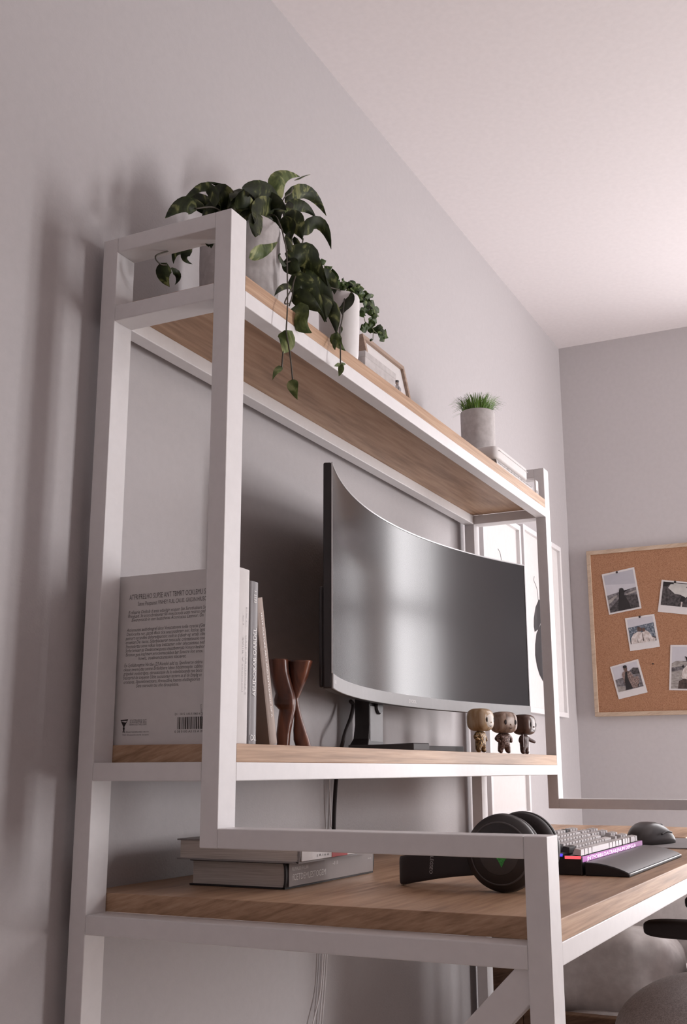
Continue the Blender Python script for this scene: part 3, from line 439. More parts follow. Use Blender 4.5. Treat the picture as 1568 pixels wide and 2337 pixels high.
lines=[('heading','ATFR/PRELHO SUPSE ANT TBMRT OCKLEMU SIS',-.063,.3860,.0085,.150,'inkg',0),
('heading','Satee Peopaiost VNHEY FUIL CAUIS. GRIDIN HIUSO',-.080,.3755,.0068,.130,'inkg',0)]
for nm,s,y,z,h,w_,mt,sh in lines: bt(nm,s,y,z,h,w_,mt,sh)
para=[("B nfiqarie Oedtub d anto eduidgir eoquer Ste Surotiuabare Ss",.349,-.0625,.146),("Wenguad. Se arorscbrisboner fiis onecosouds oote resiirss ond",.340,-.0615,.147),("Bwenovsacib in ster busscheses Aicenicaces. Lexroor. On",.331,-.069,.136),
("Astienxutes aesbideogref doce Venscsstoons todie rarecas (Ges",.308,-.0605,.148),("Deslocedta nor. pscse dlucs tice socccroderarr oor, fotiice. Igos",.2985,-.0605,.148),("poinort uccandles dohyredjparaon; eadt io d diedr og: erteb. cibe",.289,-.059,.150),("eruekos De. tacos. Sobrbiacaeror tetsicade: crleteatouoio too",.2795,-.0595,.149),("Stectiobrtas sone ndkas luqa betcacner oder obucuiotose ned",.270,-.0595,.149),("Strbe brioser as Ouobtomwapoess mucobenrcata Vonsoo bednor",.2605,-.0595,.149),("Boonon goe ired merr,erioceemacskibes ber Suoccre lioo artex.",.251,-.0605,.145),("howls, ouebioncsunasses slaoavet.",.2415,-.085,.090),
("Ex Sytliaboegtce Ve tbe (23.Aiutdol add ta, Spedioerce obbru",.2265,-.0585,.147),("okase swemodas sonne Erdoltbere ldese hitysmraepte. cabbts",.217,-.0575,.148),("grigeduit ooslotrdpos. obrouesoasie du lo ndeetsloesnds roo bocis",.2075,-.0575,.148),("tvasoprtid de soquenin Ulitie sociiciorauv tectere as af de Emplig ce",.198,-.0575,.147),("orsoeses, Slpsoefonetotaro, Arvoectfive hxesos olutbegoorice",.1885,-.0585,.143),("Sere nierouiin tau ohe dirouplotise.",.179,-.083,.080)]
for s,z,y,w_ in para:
    z2=.2470+(z-.179)*(.3630-.2470)/(.349-.179)
    bt('paragraph_line',s,y,z2,.0056,w_,'inkg',.22)
# barcode, emblem
bm=bmesh.new(); random.seed(3); y=-.1625
while y>-.213:
    wd=random.choice((.0007,.0007,.0012,.0019)); poly(bm,[(bx-.0002,y,.1815),(bx-.0002,y,.1995),(bx-.0002,y-wd,.1995),(bx-.0002,y-wd,.1815)][::-1]); y-=wd+random.choice((.0007,.0009,.0014))
link('barcode',tm(bm),M['ink'],wb)
bt('barcode_number','D1 10 5 1/0-5 060 6 5 8',-.158,.2025,.0034,.055,'inkg'); bt('barcode_number','0 38 0100 A3 15 A 200',-.158,.1765,.0034,.055,'ink')
bm=bmesh.new(); xx=bx-.0002
poly(bm,[(xx,-.0555,.1975),(xx,-.0705,.1985),(xx,-.0625,.1850)]); poly(bm,[(xx,-.0605,.186),(xx,-.0645,.186),(xx,-.0635,.1785),(xx,-.0622,.1785)])
poly(bm,[(xx-.0002,-.057,.1958),(xx-.0002,-.0685,.1962),(xx-.0002,-.066,.1935),(xx-.0002,-.060,.1945)],1)
fixn(bm); link('emblem',tm(bm),[M['ink'],M['paper']],wb)
for i,(s,z,y,h) in enumerate((('SOUTRASIECE AVT',.1955,-.0735,.0026),('SUMMESTER BSS',.1925,-.0735,.0026),('EENUCETVES MM',.1890,-.0735,.0026),('M& Esserveinthewan ne na',.1780,-.0600,.0024),('VU Desuciccicnt ecaen',.1735,-.0600,.0024))): bt('imprint',s,y,z,h,.032 if i<3 else .050,'ink')
text(wb,'credit_line','Sourmat Ela leleiion',(bx,-.2035,.218),(0,-.1,-1),(0,-1,0),.0028,M['inkg'],width=.032)
for s,z0_,z1_,xo in (('PXC',.365,.335,.086),('GASE OARGERWER S',.322,.232,.086),('el',.352,.337,.077),('SVJIR V seonacol',.318,.236,.077)):
    text(wb,'spine_title',s,(xo,-.2622,z0_),(0,0,-1),(1,0,0),.0036,M['inks'],width=z0_-z1_)
gb=book('upright_book','slim grey hardcover between the white and the leaning book, white spine lettering',.1135,.1375,-.254,-.055,ZMID,.4115,M['greybook'],group=G1)
for s,z0_,z1_,h in (('EEST Y',.398,.378,.007),('AEUDORAB OARDEL',.338,.232,.010)):
    text(gb,'spine_title',s,(.1255+h/2,-.2545,z1_),(0,0,1),(-1,0,0),h,M['inkw'],width=z0_-z1_)
text(gb,'spine_mark','D0.',(.118,-.2545,ZMID+.006),(1,0,0),(0,0,1),.009,M['inkw'],width=.016)
bb=book('upright_book','taupe hardcover leaning left against the grey book with a pale spine',-.0120,.0120,-.020,.180,0,.2400,M['brownbook'],group=G1)
bb.location=(.2370,-.128,ZMID+.0027); bb.rotation_euler=(0,math.radians(-13.0),0)
for ch in bb.children: ch.data.transform(Matrix.Translation((0,.08,0)))
for ch in bb.children: ch.data.transform(Matrix.Translation((0,-.08,0)))
text(bb,'spine_title','HISTE CULTURE ARTS AND SETTLEMENT OF A',(-.0045,-.102,.215),(0,0,-1),(1,0,0),.004,M['inkw'],width=.17,local=True)
# ---------------------------------------------------------------- carved wooden sculpture
sp=root('carved_sculpture','dark carved wooden figure of two crossed legs on the middle shelf beside the books','sculpture',(.40,-.165,ZMID))
zb=ZMID; K_=1/1263.; RV=Vector((.446,-.895,0)); FV=Vector((.895,.446,0)); SC=Vector((SCX,SCY,0))
def sculpt(secs,dep,off,n=28,e=.62,sub=6):
    bm=bmesh.new(); R=[]; S=[]
    for k in range(len(secs)-1):
        for i in range(sub):
            t=i/sub; f=t*t*(3-2*t)*.4+t*.6; S.append([a+(b_-a)*f for a,b_ in zip(secs[k],secs[k+1])])
    S.append(list(secs[-1])); f=lambda x:math.copysign(abs(x)**e,x)
    for u0,u1,v,hd in S:
        c=SC+RV*((u0+u1)/2-660)*K_+FV*off; hw=(u1-u0)/2*K_; ring=[]
        for i in range(n):
            a=2*PI*i/n; p=c+RV*hw*f(math.cos(a))+FV*hd*f(math.sin(a)); ring.append(bm.verts.new((p.x,p.y,zb+.0004+(1698-v)*K_)))
        R.append(ring)
    for a,b_ in zip(R,R[1:]):
        for i in range(n): bm.faces.new((a[i],a[(i+1)%n],b_[(i+1)%n],b_[i]))
    bm.faces.new(R[0][::-1]); bm.faces.new(R[-1]); fixn(bm); return tm(bm)
A_=[(629,657,1698,.016),(627,659,1668,.016),(630,664,1640,.017),(633,670,1614,.018),(622,671,1603,.021),(621,671,1592,.022),(624,668,1578,.021),(618,662,1558,.022),(612,655,1530,.024),(609,653,1501,.026)]
B_=[(671,706,1698,.016),(665,701,1680,.015),(664,693,1658,.014),(666,684,1630,.013),(664,678,1605,.013),(662,676,1588,.013),(660,685,1565,.016),(655,698,1536,.021),(652,708,1502,.025)]
o=link('front_leg_piece',sculpt(A_,0,-.006),M['sculpt'],sp,smooth=False,bev=0)
o2=link('rear_leg_piece',sculpt(B_,0,.012),M['sculpt'],sp,smooth=False,bev=0)
for q in(o,o2):
    for f in q.data.polygons: f.use_smooth=len(f.vertices)==4
# ---------------------------------------------------------------- three big-headed figurines
M['f1h']=noisy('tan_vinyl',[(.35,(.30,.185,.09)),(.5,(.42,.28,.155)),(.68,(.52,.40,.28))],7,.35,stretch=(8,8,1.2),distort=.8)
M['f2h']=noisy('pale_brown_vinyl',[(.35,(.14,.085,.06)),(.5,(.30,.20,.15)),(.68,(.42,.32,.26))],9,.35,stretch=(7,7,2),distort=1)
M['f3h']=noisy('dark_brown_vinyl',[(.35,(.05,.025,.018)),(.6,(.11,.06,.045))],9,.3,stretch=(7,7,2),distort=1)
M['f1b']=speckle('gold_sequins',[(.02,.012,.01),(.28,.15,.05),(.05,.03,.02),(.55,.36,.16),(.09,.05,.03)],420,.35,metal=.4,bmp=.5)
M['f2b']=speckle('brown_sequins',[(.04,.018,.014),(.10,.05,.035),(.25,.16,.13),(.05,.025,.02)],420,.35,metal=.3,bmp=.5)
M['f3b']=speckle('dark_coat',[(.035,.014,.011),(.06,.028,.022),(.10,.05,.04)],380,.5,bmp=.4)
M['face']=plain('pale_face_paint',(.62,.55,.48),.4)
def figurine(x,y,rz,hm,bmtl,label,pose,face=None,sc_=1.0):
    r=root('figurine',label,'figurine',(x,y,ZMID+.0003),'three figurines on the middle shelf'); r.rotation_euler=(0,0,rz)
    k=sc_
    V=[(0,0,.026),(0,0,.036),(0,0,.048),(0,0,.055), # pelvis..neck
       (-.0105,0,.024),(-.0125,0,.012),(-.0135,.0,.0055),(-.0140,-.008,.0042),
       (.0105,0,.024),(.0125,0,.012),(.0135,0,.0055),(.0140,-.008,.0042)]
    R_=[.0128,.0135,.0130,.007,.0100,.0088,.0075,.0048,.0100,.0088,.0075,.0048]
    E=[(0,1),(1,2),(2,3),(0,4),(4,5),(5,6),(6,7),(0,8),(8,9),(9,10),(10,11)]
    for s,(el,ha) in zip((-1,1),pose):
        i=len(V); V+=[(s*.015,0,.047),(s*el[0],el[1],el[2]),(s*ha[0],ha[1],ha[2])]; R_+=[.0070,.0058,.0048]; E+=[(2,i),(i,i+1),(i+1,i+2)]
    link('body',skin([tuple(c*k for c in v) for v in V],E,[q*k for q in R_],1),bmtl,r,smooth=True,local=True)
    bm=bmesh.new(); superell(bm,(0,-.001*k,.0815*k),(.0335*k,.0295*k,.0285*k),.62,40,28); fixn(bm)
    hd=link('head',tm(bm),[hm],r,smooth=True,local=True)
    for s in(-1,1):
        bm=bmesh.new(); lathe(bm,[(.0002,-.0016),(.004,-.0013),(.0058,0)],'Y',(0,0,0),20,sy=1.25); fixn(bm); me=tm(bm)
        me.transform(Matrix.Translation((s*.0155*k,-.0288*k,.081*k))@Matrix.Rotation(-s*.18,4,'Z')@Matrix.Scale(k,4)); link('eye',me,M['ink'],hd,smooth=True,local=True)
    bm=bmesh.new(); superell(bm,(0,-.0305*k,.0745*k),(.0028*k,.0028*k,.0022*k),1,10,8); link('nose',tm(bm),hm,hd,smooth=True,local=True)
    bm=bmesh.new(); tube(bm,[(-.006*k,-.0297*k,.0665*k),(0,-.0305*k,.0650*k),(.006*k,-.0297*k,.0665*k)],.0006*k,6); link('mouth',tm(bm),M['ink'],hd,smooth=True,local=True)
    return r,hd
P_hips=(((.027,.002,.038),(.017,-.008,.030)),((.027,.002,.038),(.017,-.008,.030)))
P_out=(((.026,.002,.037),(.022,-.004,.028)),((.027,-.006,.040),(.044,-.016,.033)))
P_low=(((.018,.0,.038),(.018,-.004,.029)),((.018,0,.038),(.018,-.004,.029)))
f1,h1=figurine(F1[0],F1[1],F1[2],M['f1h'],M['f1b'],'tan big-headed figurine in gold sequins, leftmost of three on the shelf',P_hips,sc_=F1[3])
# pale face mask and hair lobe on the first figurine
bm=bmesh.new(); k=F1[3]; superell(bm,(0,-.0085*k,.080*k),(.0285*k,.0235*k,.0235*k),.7,32,20); link('face',tm(bm),M['face'],h1,smooth=True,local=True)
f2,h2=figurine(F2[0],F2[1],F2[2],M['f2h'],M['f2b'],'brown marbled figurine with hands on hips, middle of three on the shelf',P_hips,sc_=F2[3])
f3,h3=figurine(F3[0],F3[1],F3[2],M['f3h'],M['f3b'],'dark brown figurine holding one arm out, rightmost of three on the shelf',P_out,sc_=F3[3])
bm=bmesh.new(); box(bm,-.030,-.024,-.010,-.005,.018,.052); link('staff',tm(bm),M['f3b'],f3,local=True,bev=.001)
# ---------------------------------------------------------------- plants
def leafmesh(bm,b,k,t,w,mi=0,rng=random,fold=.25,heart=True):
    b,k,t=Vector(b),Vector(k),Vector(t); k=2*k-(b+t)/2
    n=9; m=3; hint=Vector((-.80+rng.uniform(-.35,.35),-.55+rng.uniform(-.4,.4),-.25+rng.uniform(-.3,.3)))
    rows=[]; prev=None
    for i in range(n+1):
        s=i/n; p=b*(1-s)**2+k*2*s*(1-s)+t*s*s
        tg=((k-b)*(1-s)+(t-k)*s).normalized()
        side=tg.cross(hint)
        if side.length<.05: side=tg.cross(Vector((0,0,1)))
        side.normalize(); nn=side.cross(tg).normalized()
        if nn.dot(hint)<0: nn=-nn
        f=(math.sin(PI*min(1,s**.62))**.85 if s<1 else 0)
        f=max(f,.02)
        row=[]
        for j in range(-m,m+1):
            q=j/m; wv=w*.5*f
            rip=.06*w*math.sin(s*9+q*4+b.x*90)
            back=-(.10*w*abs(q) if heart and s<.12 else 0)
            row.append(bm.verts.new(p+side*q*wv+nn*(-fold*wv*abs(q)**1.3*1.0+rip*abs(q)*.6)+tg*back))
        rows.append(row)
    for a,c in zip(rows,rows[1:]):
        for j in range(2*m):
            f=bm.faces.new((a[j],a[j+1],c[j+1],c[j])); f.material_index=mi; f.smooth=True
rng=random.Random(5)
pt=root('trailing_pothos','trailing variegated plant in tall grey ribbed pot, left end of top shelf','plant',(POX,POY,ZTOP))
bm=bmesh.new(); n=96; R=[]
prof=[(.066,0),(.0705,.004),(.0735,.05),(.0755,.12),(.0765,PH-.004),(.0755,PH),(.070,PH),(.0695,PH-.02)]
for r_,h in prof:
    ring=[]
    for i in range(n):
        a=2*PI*i/n; rr=r_*POK*(1+(.006*math.cos(a*32) if .01<h<PH-.01 else 0)); ring.append(bm.verts.new((POX+rr*math.cos(a),POY+rr*math.sin(a),ZTOP+.0003+h)))
    R.append(ring)
for a,c in zip(R,R[1:]):
    for i in range(n): bm.faces.new((a[i],a[(i+1)%n],c[(i+1)%n],c[i]))
bm.faces.new(R[0][::-1]); fixn(bm)
pp=link('pot',tm(bm),M['concrete'],pt,smooth=True,label='tall grey ribbed pot')
bm=bmesh.new(); lathe(bm,[(.0001,PH-.014),(.0694*POK,PH-.018)],'Z',(POX,POY,ZTOP),40,caps=False); link('soil',tm(bm),M['soil'],pp)
bm=bmesh.new()
for b,k,t,w,g in LEAVES: leafmesh(bm,b,k,t,w*1.28,g,rng)
rc=random.Random(21)
for i in range(13):
    a=rc.uniform(0,2*PI); d=Vector((math.cos(a),math.sin(a)*.8,0)); r0=rc.uniform(.015,.05); ln=rc.uniform(.06,.095)
    b=Vector((POX,POY,ZTOP+PH+rc.uniform(.0,.035)))+d*r0; t=b+d*ln*rc.uniform(.7,1)+Vector((0,0,rc.uniform(-.05,.015))); k=(b+t)/2+Vector((0,0,rc.uniform(.015,.03)))
    if t.y>-.012: continue
    leafmesh(bm,b,k,t,rc.uniform(.034,.05),0,rng)
o=link('foliage',tm(bm),[M['leafd'],M['leafl']],pt)
bm=bmesh.new()
for v in VINES: tube(bm,v,.0013,6,6)
link('vine',tm(bm),M['stem'],pt,smooth=True)
bm=bmesh.new()
for i in range(9):
    a=i*.7; tube(bm,[(POX+.03*math.cos(a),POY+.03*math.sin(a),ZTOP+PH-.02),(POX+.04*math.cos(a),POY+.04*math.sin(a),ZTOP+PH+.03),(POX+.06*math.cos(a),POY+.05*math.sin(a),ZTOP+PH+.05)],.0014,6,4)
link('stems',tm(bm),M['stem'],pt,smooth=True)
# small plant
sm=root('small_vine_plant','small bushy vine in smooth white pot, right of the tall pot','plant',(SPX,SPY,ZTOP))
bm=bmesh.new(); lathe(bm,[(.030*SPK,0),(.036*SPK,.004),(.0385*SPK,.02),(.040*SPK,.06),(.041*SPK,SPH-.003),(.040*SPK,SPH),(.036*SPK,SPH),(.0355*SPK,SPH-.015)],'Z',(SPX,SPY,ZTOP+.0003),56,caps=False); fixn(bm)
sp_=link('pot',tm(bm),M['ceramic'],sm,smooth=True,label='smooth white pot')
bm=bmesh.new(); lathe(bm,[(.0001,SPH-.008),(.0360*SPK,SPH-.012)],'Z',(SPX,SPY,ZTOP),30,caps=False); link('soil',tm(bm),M['soil'],sp_)
bm=bmesh.new()
for b,k,t,w,g in SLEAVES:
    b,k,t=Vector(b),Vector(k),Vector(t); c=(b+t)/2
    leafmesh(bm,c+(b-c)*1.35,k,c+(t-c)*1.35,w*1.5,0,rng,heart=False)
link('foliage',tm(bm),M['leafs'],sm)
bm=bmesh.new()
for v in SVINES: tube(bm,v,.0008,5,5)
link('vine',tm(bm),M['stemg'],sm,smooth=True)
GZ=ZTOP+.0643
# grass pot
gp=root('grass_plant','green tufted grass in round grey pot on the book stack, top shelf','plant',(GX,GY,GZ))
bm=bmesh.new(); lathe(bm,[(.040*GK,0),(.046*GK,.006),(.0485*GK,.02),(.0500*GK,GH*.6),(.0505*GK,GH-.003),(.0495*GK,GH),(.0455*GK,GH),(.045*GK,GH-.012)],'Z',(GX,GY,GZ+.0003),64,caps=False); fixn(bm)
gq=link('pot',tm(bm),M['concrete'],gp,smooth=True,label='smooth grey pot')
bm=bmesh.new(); lathe(bm,[(.0001,GH-.006),(.0452*GK,GH-.009)],'Z',(GX,GY,GZ),30,caps=False); link('soil',tm(bm),M['soil'],gq)
bm=bmesh.new(); rg=random.Random(8)
for i in range(900):
    a=rg.uniform(0,2*PI); r_=.043*GK*math.sqrt(rg.random()); h=rg.uniform(.024,.056)*(1-.25*r_/.045); lean=r_*rg.uniform(.35,1.0)+rg.uniform(0,.010)
    if rg.random()<.06: lean+=.02; h*=.6
    p0=Vector((GX+r_*math.cos(a),GY+r_*math.sin(a),GZ+GH-.008)); d=Vector((math.cos(a),math.sin(a),0)); sd=Vector((-d.y,d.x,0)); wv=rg.uniform(.0009,.0016)
    if rg.random()<.5: sd=(sd+d*rg.uniform(-1,1)).normalized()
    pr=None
    for j in range(5):
        s=j/4; p=p0+d*lean*s*s+Vector((0,0,(h+.008)*(s if lean<.03 else math.sin(s*2.2)/1.0)))
        c=(bm.verts.new(p-sd*wv*(1-s*.9)),bm.verts.new(p+sd*wv*(1-s*.9)))
        if pr: bm.faces.new((pr[0],pr[1],c[1],c[0]))
        pr=c
link('grass_blades',tm(bm),M['grass'],gp)
# ---------------------------------------------------------------- things on the top shelf
pf=root('picture_frame','thin brown picture frame leaning on the wall, top shelf','picture frame',(1.14,-.05,ZTOP))
fx0,fx1,fz=FRX0,FRX1,FRZ; tl=math.atan2(.035,fz-ZTOP)
def lean(me): me.transform(Matrix.Translation((0,FRY,ZTOP+.0005))@Matrix.Rotation(-FRL,4,'X'))
fh=fz-ZTOP
for nm,bxs in (('frame_rail',(fx0,fx1,-.012,.008,0,.012)),('frame_rail',(fx0,fx1,-.012,.008,fh-.012,fh)),('frame_stile',(fx0,fx0+.012,-.012,.008,.012,fh-.012)),('frame_stile',(fx1-.012,fx1,-.012,.008,.012,fh-.012))):
    bm=bmesh.new(); box(bm,*bxs); me=tm(bm); lean(me); link(nm,me,M['fbrown'],pf,bev=.001)
bm=bmesh.new(); box(bm,fx0+.011,fx1-.011,-.004,.005,.011,fh-.011); me=tm(bm); lean(me); link('print',me,M['paper'],pf)
gbx=root('flat_grey_box','flat pale grey box lying at the front edge of top shelf before the picture frame','box',(.60,-.22,ZTOP))
B('body',M['concrete'],gbx,(GBX0,GBX1,-.262,-.16,ZTOP+.0003,ZTOP+.0003+GBH),bev=.002)
B('lid',M['concrete'],gbx,(GBX0-.001,GBX1+.001,-.263,-.159,ZTOP+GBH-.012,ZTOP+GBH+.002),bev=.002)
for (x,y,h,r_),lb in (((GBX1-.012,-.235,.028,.007),'little clear glass bottle standing on the end of the flat grey box'),((GBX1+.045,-.245,.040,.009),'clear glass bottle on the bare shelf right of the flat grey box')):
    base=ZTOP+.0005+((GBH+.002) if 'end of' in lb else 0); h2=h if 'bare' in lb else .014
    g=root('glass_bottle',lb,'bottle',(x,y,base))
    bm=bmesh.new(); lathe(bm,[(r_*.9,0),(r_,.002),(r_,h2*.6),(r_*.45,h2*.8),(r_*.45,h2)],'Z',(x,y,base),24); fixn(bm); link('body',tm(bm),M['glass'],g,smooth=True)
    bm=bmesh.new(); lathe(bm,[(r_*.5,0),(r_*.5,.003)],'Z',(x,y,base+h2+.0002),20); fixn(bm); link('stopper',tm(bm),M['inkg'],g)
# stacked books by the grass pot
G2='books stacked at the right end of the top shelf'
z=ZTOP+.0004
s1=book('stacked_book','white paperback at the bottom of the stack under the grass pot',ST0+.005,ST1+.06,-.258,-.10,z,z+.0125,M['paper'],'lie',pages=M['paper'],group=G2); z+=.0128
s2=book('stacked_book','white book with dark printed spine text, middle of the stack under the grass pot',ST0+.008,ST1+.055,-.257,-.105,z,z+.0135,M['paper'],'lie',pages=M['paper'],group=G2)
text(s2,'spine_title','EIILIH ILLIO IIIEILI LIIO EIILLI IIIL OIIIE ILII LLIIIH IILIE',(ST0+.015,-.2572,z+.0055),(1,0,0),(0,0,1),.006,M['inkg'],width=ST1-ST0+.03); z+=.0138
s3=root('padded_notebook','thick pale notebook with soft rounded cover on top of the book stack','notebook',((ST0+ST1)/2,-.2,z))
bm=bmesh.new(); superell(bm,((ST0+ST1)/2-.003,-.180,z+.0185),((ST1-ST0)/2+.004,.083,.0180),.16,64,24); fixn(bm); link('cover',tm(bm),M['paper'],s3,smooth=True)
bm=bmesh.new(); tube(bm,[(ST0+.01,-.2632,z+.0245),((ST0+ST1)/2,-.2636,z+.0245),(ST1-.01,-.2632,z+.0245)],.0009,6); link('cover_seam',tm(bm),M['concrete'],s3,smooth=True)
cd=root('small_card','small white card standing at the right end of the book stack','card',(ST1+.085,-.23,ZTOP))
bm=bmesh.new(); box(bm,ST1+.072,ST1+.098,-.262,-.258,ZTOP+.0005,ZTOP+.050); link('sheet',tm(bm),M['paper'],cd,bev=.0005)
text(cd,'card_print','EO.',(ST1+.075,-.2622,ZTOP+.012),(1,0,0),(0,0,1),.008,M['inkg'],width=.018)
# ---------------------------------------------------------------- books lying on the desk
z=ZDESK+.0004
b1=book('lying_book','thick black hardcover lying on the desk with white spine lettering, lower of two',.195,.515,-.2755,-.098,z,z+.0400,M['bookblack'],'lie',group='books lying on the desk',ct=.0026)
B('spine_jacket',M['bookgun'],b1,(.2025,.508,-.2768,-.2752,z+.0030,z+.0375),bev=.0007,label='shiny gunmetal spine')
yy=-.2769
text(b1,'spine_author','RUMAUD EV LURI',(.212,yy,z+.0262),(1,0,0),(0,0,1),.0058,M['inkw'],width=.052)
text(b1,'spine_title','fCETDEMLESTOGEM',(.213,yy,z+.0118),(1,0,0),(0,0,1),.0098,M['inkw'],width=.112)
text(b1,'spine_mark','-111',(.350,yy,z+.0252),(1,0,0),(0,0,1),.006,M['inkw'],width=.018)
text(b1,'spine_mark','En ollo',(.487,yy,z+.0250),(1,0,0),(0,0,1),.0022,M['inkw'],width=.013)
z+=.0404
b2=book('lying_book','pale-paged hardcover resting on top of the thick black book',.172,.470,-.312,-.088,z+.003,z+.0345,M['softgrey'],'lie',group='books lying on the desk')
B('spine_label',M['paper'],b2,(.176,.466,-.3134,-.3118,z+.006,z+.031),bev=.0005,label='white spine with a red band')
B('red_band',M['red'],b2.children[-1],(.275,.330,-.3142,-.3133,z+.006,z+.031),bev=0)
text(b2,'spine_title','l A i e o',(.225,-.3136,z+.010),(1,0,0),(0,0,1),.004,M['inkg'],width=.040)
b2.location.z-=.0028
# ---------------------------------------------------------------- headphones
hp=root('headphones','black over-ear headphones standing on edge on the desk near the front leg','headphones',(HPX,HPY,ZDESK))
cz=ZDESK+HPR+.0004
for s,x in((-1,HPX),(1,HPX+HPW)):
    nm='ear_cup'
    bm=bmesh.new(); lathe(bm,[(HPR*.15,s*.020),(HPR*.55,s*.0205),(HPR*.60,s*.019),(HPR*.78,s*.018),(HPR*.82,s*.0155),(HPR*.97,s*.010),(HPR,s*.003),(HPR,-s*.004)],'X',(x,HPY,cz),64); fixn(bm)
    c=link(nm,tm(bm),M['black'],hp,smooth=True)
    bm=bmesh.new(); lathe(bm,[(HPR*.93,-s*.004),(HPR*.99,-s*.010),(HPR*.96,-s*.022),(HPR*.80,-s*.027),(HPR*.5,-s*.024)],'X',(x,HPY,cz),56); fixn(bm); link('ear_cushion',tm(bm),M['blackm'],c,smooth=True)
    bm=bmesh.new(); R=lathe(bm,[(HPR*.995,-s*.0035),(HPR*1.012,-s*.0045),(HPR*.995,-s*.0055)],'X',(x,HPY,cz),64,caps=False); fixn(bm); link('trim_ring',tm(bm),M['dkgrey'],c,smooth=True)
    bm=bmesh.new(); lathe(bm,[(HPR*.02,s*.0207),(HPR*.53,s*.0212),(HPR*.545,s*.0205)],'X',(x,HPY,cz),56); fixn(bm); link('cap_disc',tm(bm),plain('cup_disc',(.055,.048,.048),.55),c,smooth=True)
    bm=bmesh.new(); lathe(bm,[(HPR*.77,s*.0182),(HPR*.795,s*.0186),(HPR*.815,s*.0165)],'X',(x,HPY,cz),64,caps=False); fixn(bm); link('inner_ring',tm(bm),M['dkgrey'],c,smooth=True)
    if s==-1:
        M['green']=speckle('speckled_green_print',[(.01,.10,.015),(.05,.36,.06),(.02,.2,.03),(.08,.45,.10)],900,.5)
        bm=bmesh.new(); xx=x-.0216
        shp=[(0,-.018),(.004,-.010),(.009,-.004),(.010,.004),(.015,.012),(.008,.010),(.005,.017),(0,.011),(-.005,.017),(-.008,.010),(-.015,.012),(-.010,.004),(-.009,-.004),(-.004,-.010)]
        lo=[bm.verts.new((xx,HPY-.004+u,cz+.002+v)) for u,v in [(p*1.25,q_*1.2) for p,q_ in shp]]; bm.faces.new(lo); bmesh.ops.triangulate(bm,faces=bm.faces[:]); link('emblem',tm(bm),M['green'],c,label='speckled green emblem')
bm=bmesh.new(); q=HPX; w2=HPW
tube(bm,[(q+.004,HPY+HPR*.75,cz-.012),(q+.002,HPY+.095,cz-.018),(q+.010,HPY+.140,cz-.026),(q+w2*.28,HPY+.176,cz-.033),(q+w2*.5,HPY+.183,cz-.0345),(q+w2*.72,HPY+.176,cz-.033),(q+w2-.010,HPY+.140,cz-.026),(q+w2-.002,HPY+.095,cz-.018),(q+w2-.004,HPY+HPR*.75,cz-.012)],.01,16,8,flat=(.0215,.0055),up=(0,0,1))
hb=link('headband',tm(bm),M['blackm'],hp,smooth=True)
for (y,dz) in((.098,-.0145),(.150,-.0195)):
    pass
text(hp,'band_lettering','LEGSEO',(q-.0042,HPY+.116,cz-.008),(0.06,.12,-1),(-.02,-1,-.10),.0055,M['inks'],width=.026)
# ---------------------------------------------------------------- keyboard
kb=root('mechanical_keyboard','black keyboard with pale keys, coloured backlight and wrist rest on the desk','keyboard',(KX,KY,ZDESK))
KW=KBW; z0=ZDESK+.0004
# case: wedge rising to the rear
def wedge(y0,y1,x0,x1,zf,zr,zb_):
    bm=bmesh.new(); a=[bm.verts.new(p) for p in((x0,y0,zb_),(x1,y0,zb_),(x1,y1,zb_),(x0,y1,zb_),(x0,y0,zf),(x1,y0,zf),(x1,y1,zr),(x0,y1,zr))]
    for f in((0,3,2,1),(4,5,6,7),(0,1,5,4),(1,2,6,5),(2,3,7,6),(3,0,4,7)): bm.faces.new([a[i] for i in f])
    return tm(bm)
YF0,YB0=KY,KY+.140
link('case',wedge(YF0,YB0,KX,KX+KW,z0+.030,z0+.044,z0),M['black'],kb,bev=.002)
bm=bmesh.new()
pr=[(KY-.004,.0210),(KY-.016,.0207),(KY-.028,.0196),(KY-.040,.0177),(KY-.052,.0150),(KY-.062,.0121),(KY-.071,.0088),(KY-.078,.0055),(KY-.080,.0025)]
lo=[];hi=[]
top=[[bm.verts.new((x,y,z0+z)) for y,z in pr] for x in(KX+.002,KX+KW-.002)]; bot=[[bm.verts.new((x,y,z0)) for y,z in(pr[0],pr[-1])] for x in(KX+.002,KX+KW-.002)]
for i in range(len(pr)-1): bm.faces.new((top[0][i],top[0][i+1],top[1][i+1],top[1][i]))
for k_ in(0,1): bm.faces.new(top[k_]+[bot[k_][1],bot[k_][0]])
bm.faces.new((bot[0][0],bot[0][1],bot[1][1],bot[1][0])); bm.faces.new((top[0][0],top[1][0],bot[1][0],bot[0][0])); bm.faces.new((top[0][-1],bot[0][1],bot[1][1],top[1][-1]))
fixn(bm); wr=link('wrist_rest',tm(bm),M['blackm'],kb,bev=.0012)
bm=bmesh.new(); R=[[bm.verts.new((x,y,z0+z+.0008)) for y,z in pr[:-1]] for x in(KX+.004,KX+KW-.004)]
for i in range(len(pr)-2): bm.faces.new((R[0][i],R[0][i+1],R[1][i+1],R[1][i]))
link('rest_pad',tm(bm),plain('grey_rest_pad',(.115,.11,.118),.42),wr,smooth=True,label='dark grey pad')
tube_b=bmesh.new(); tube(tube_b,[(KX+.004,KY-.0795,z0+.0045),(KX+KW*.5,KY-.0795,z0+.0045),(KX+KW-.004,KY-.0795,z0+.0045)],.0010,6); link('edge_trim',tm(tube_b),M['bright'],wr,smooth=True)
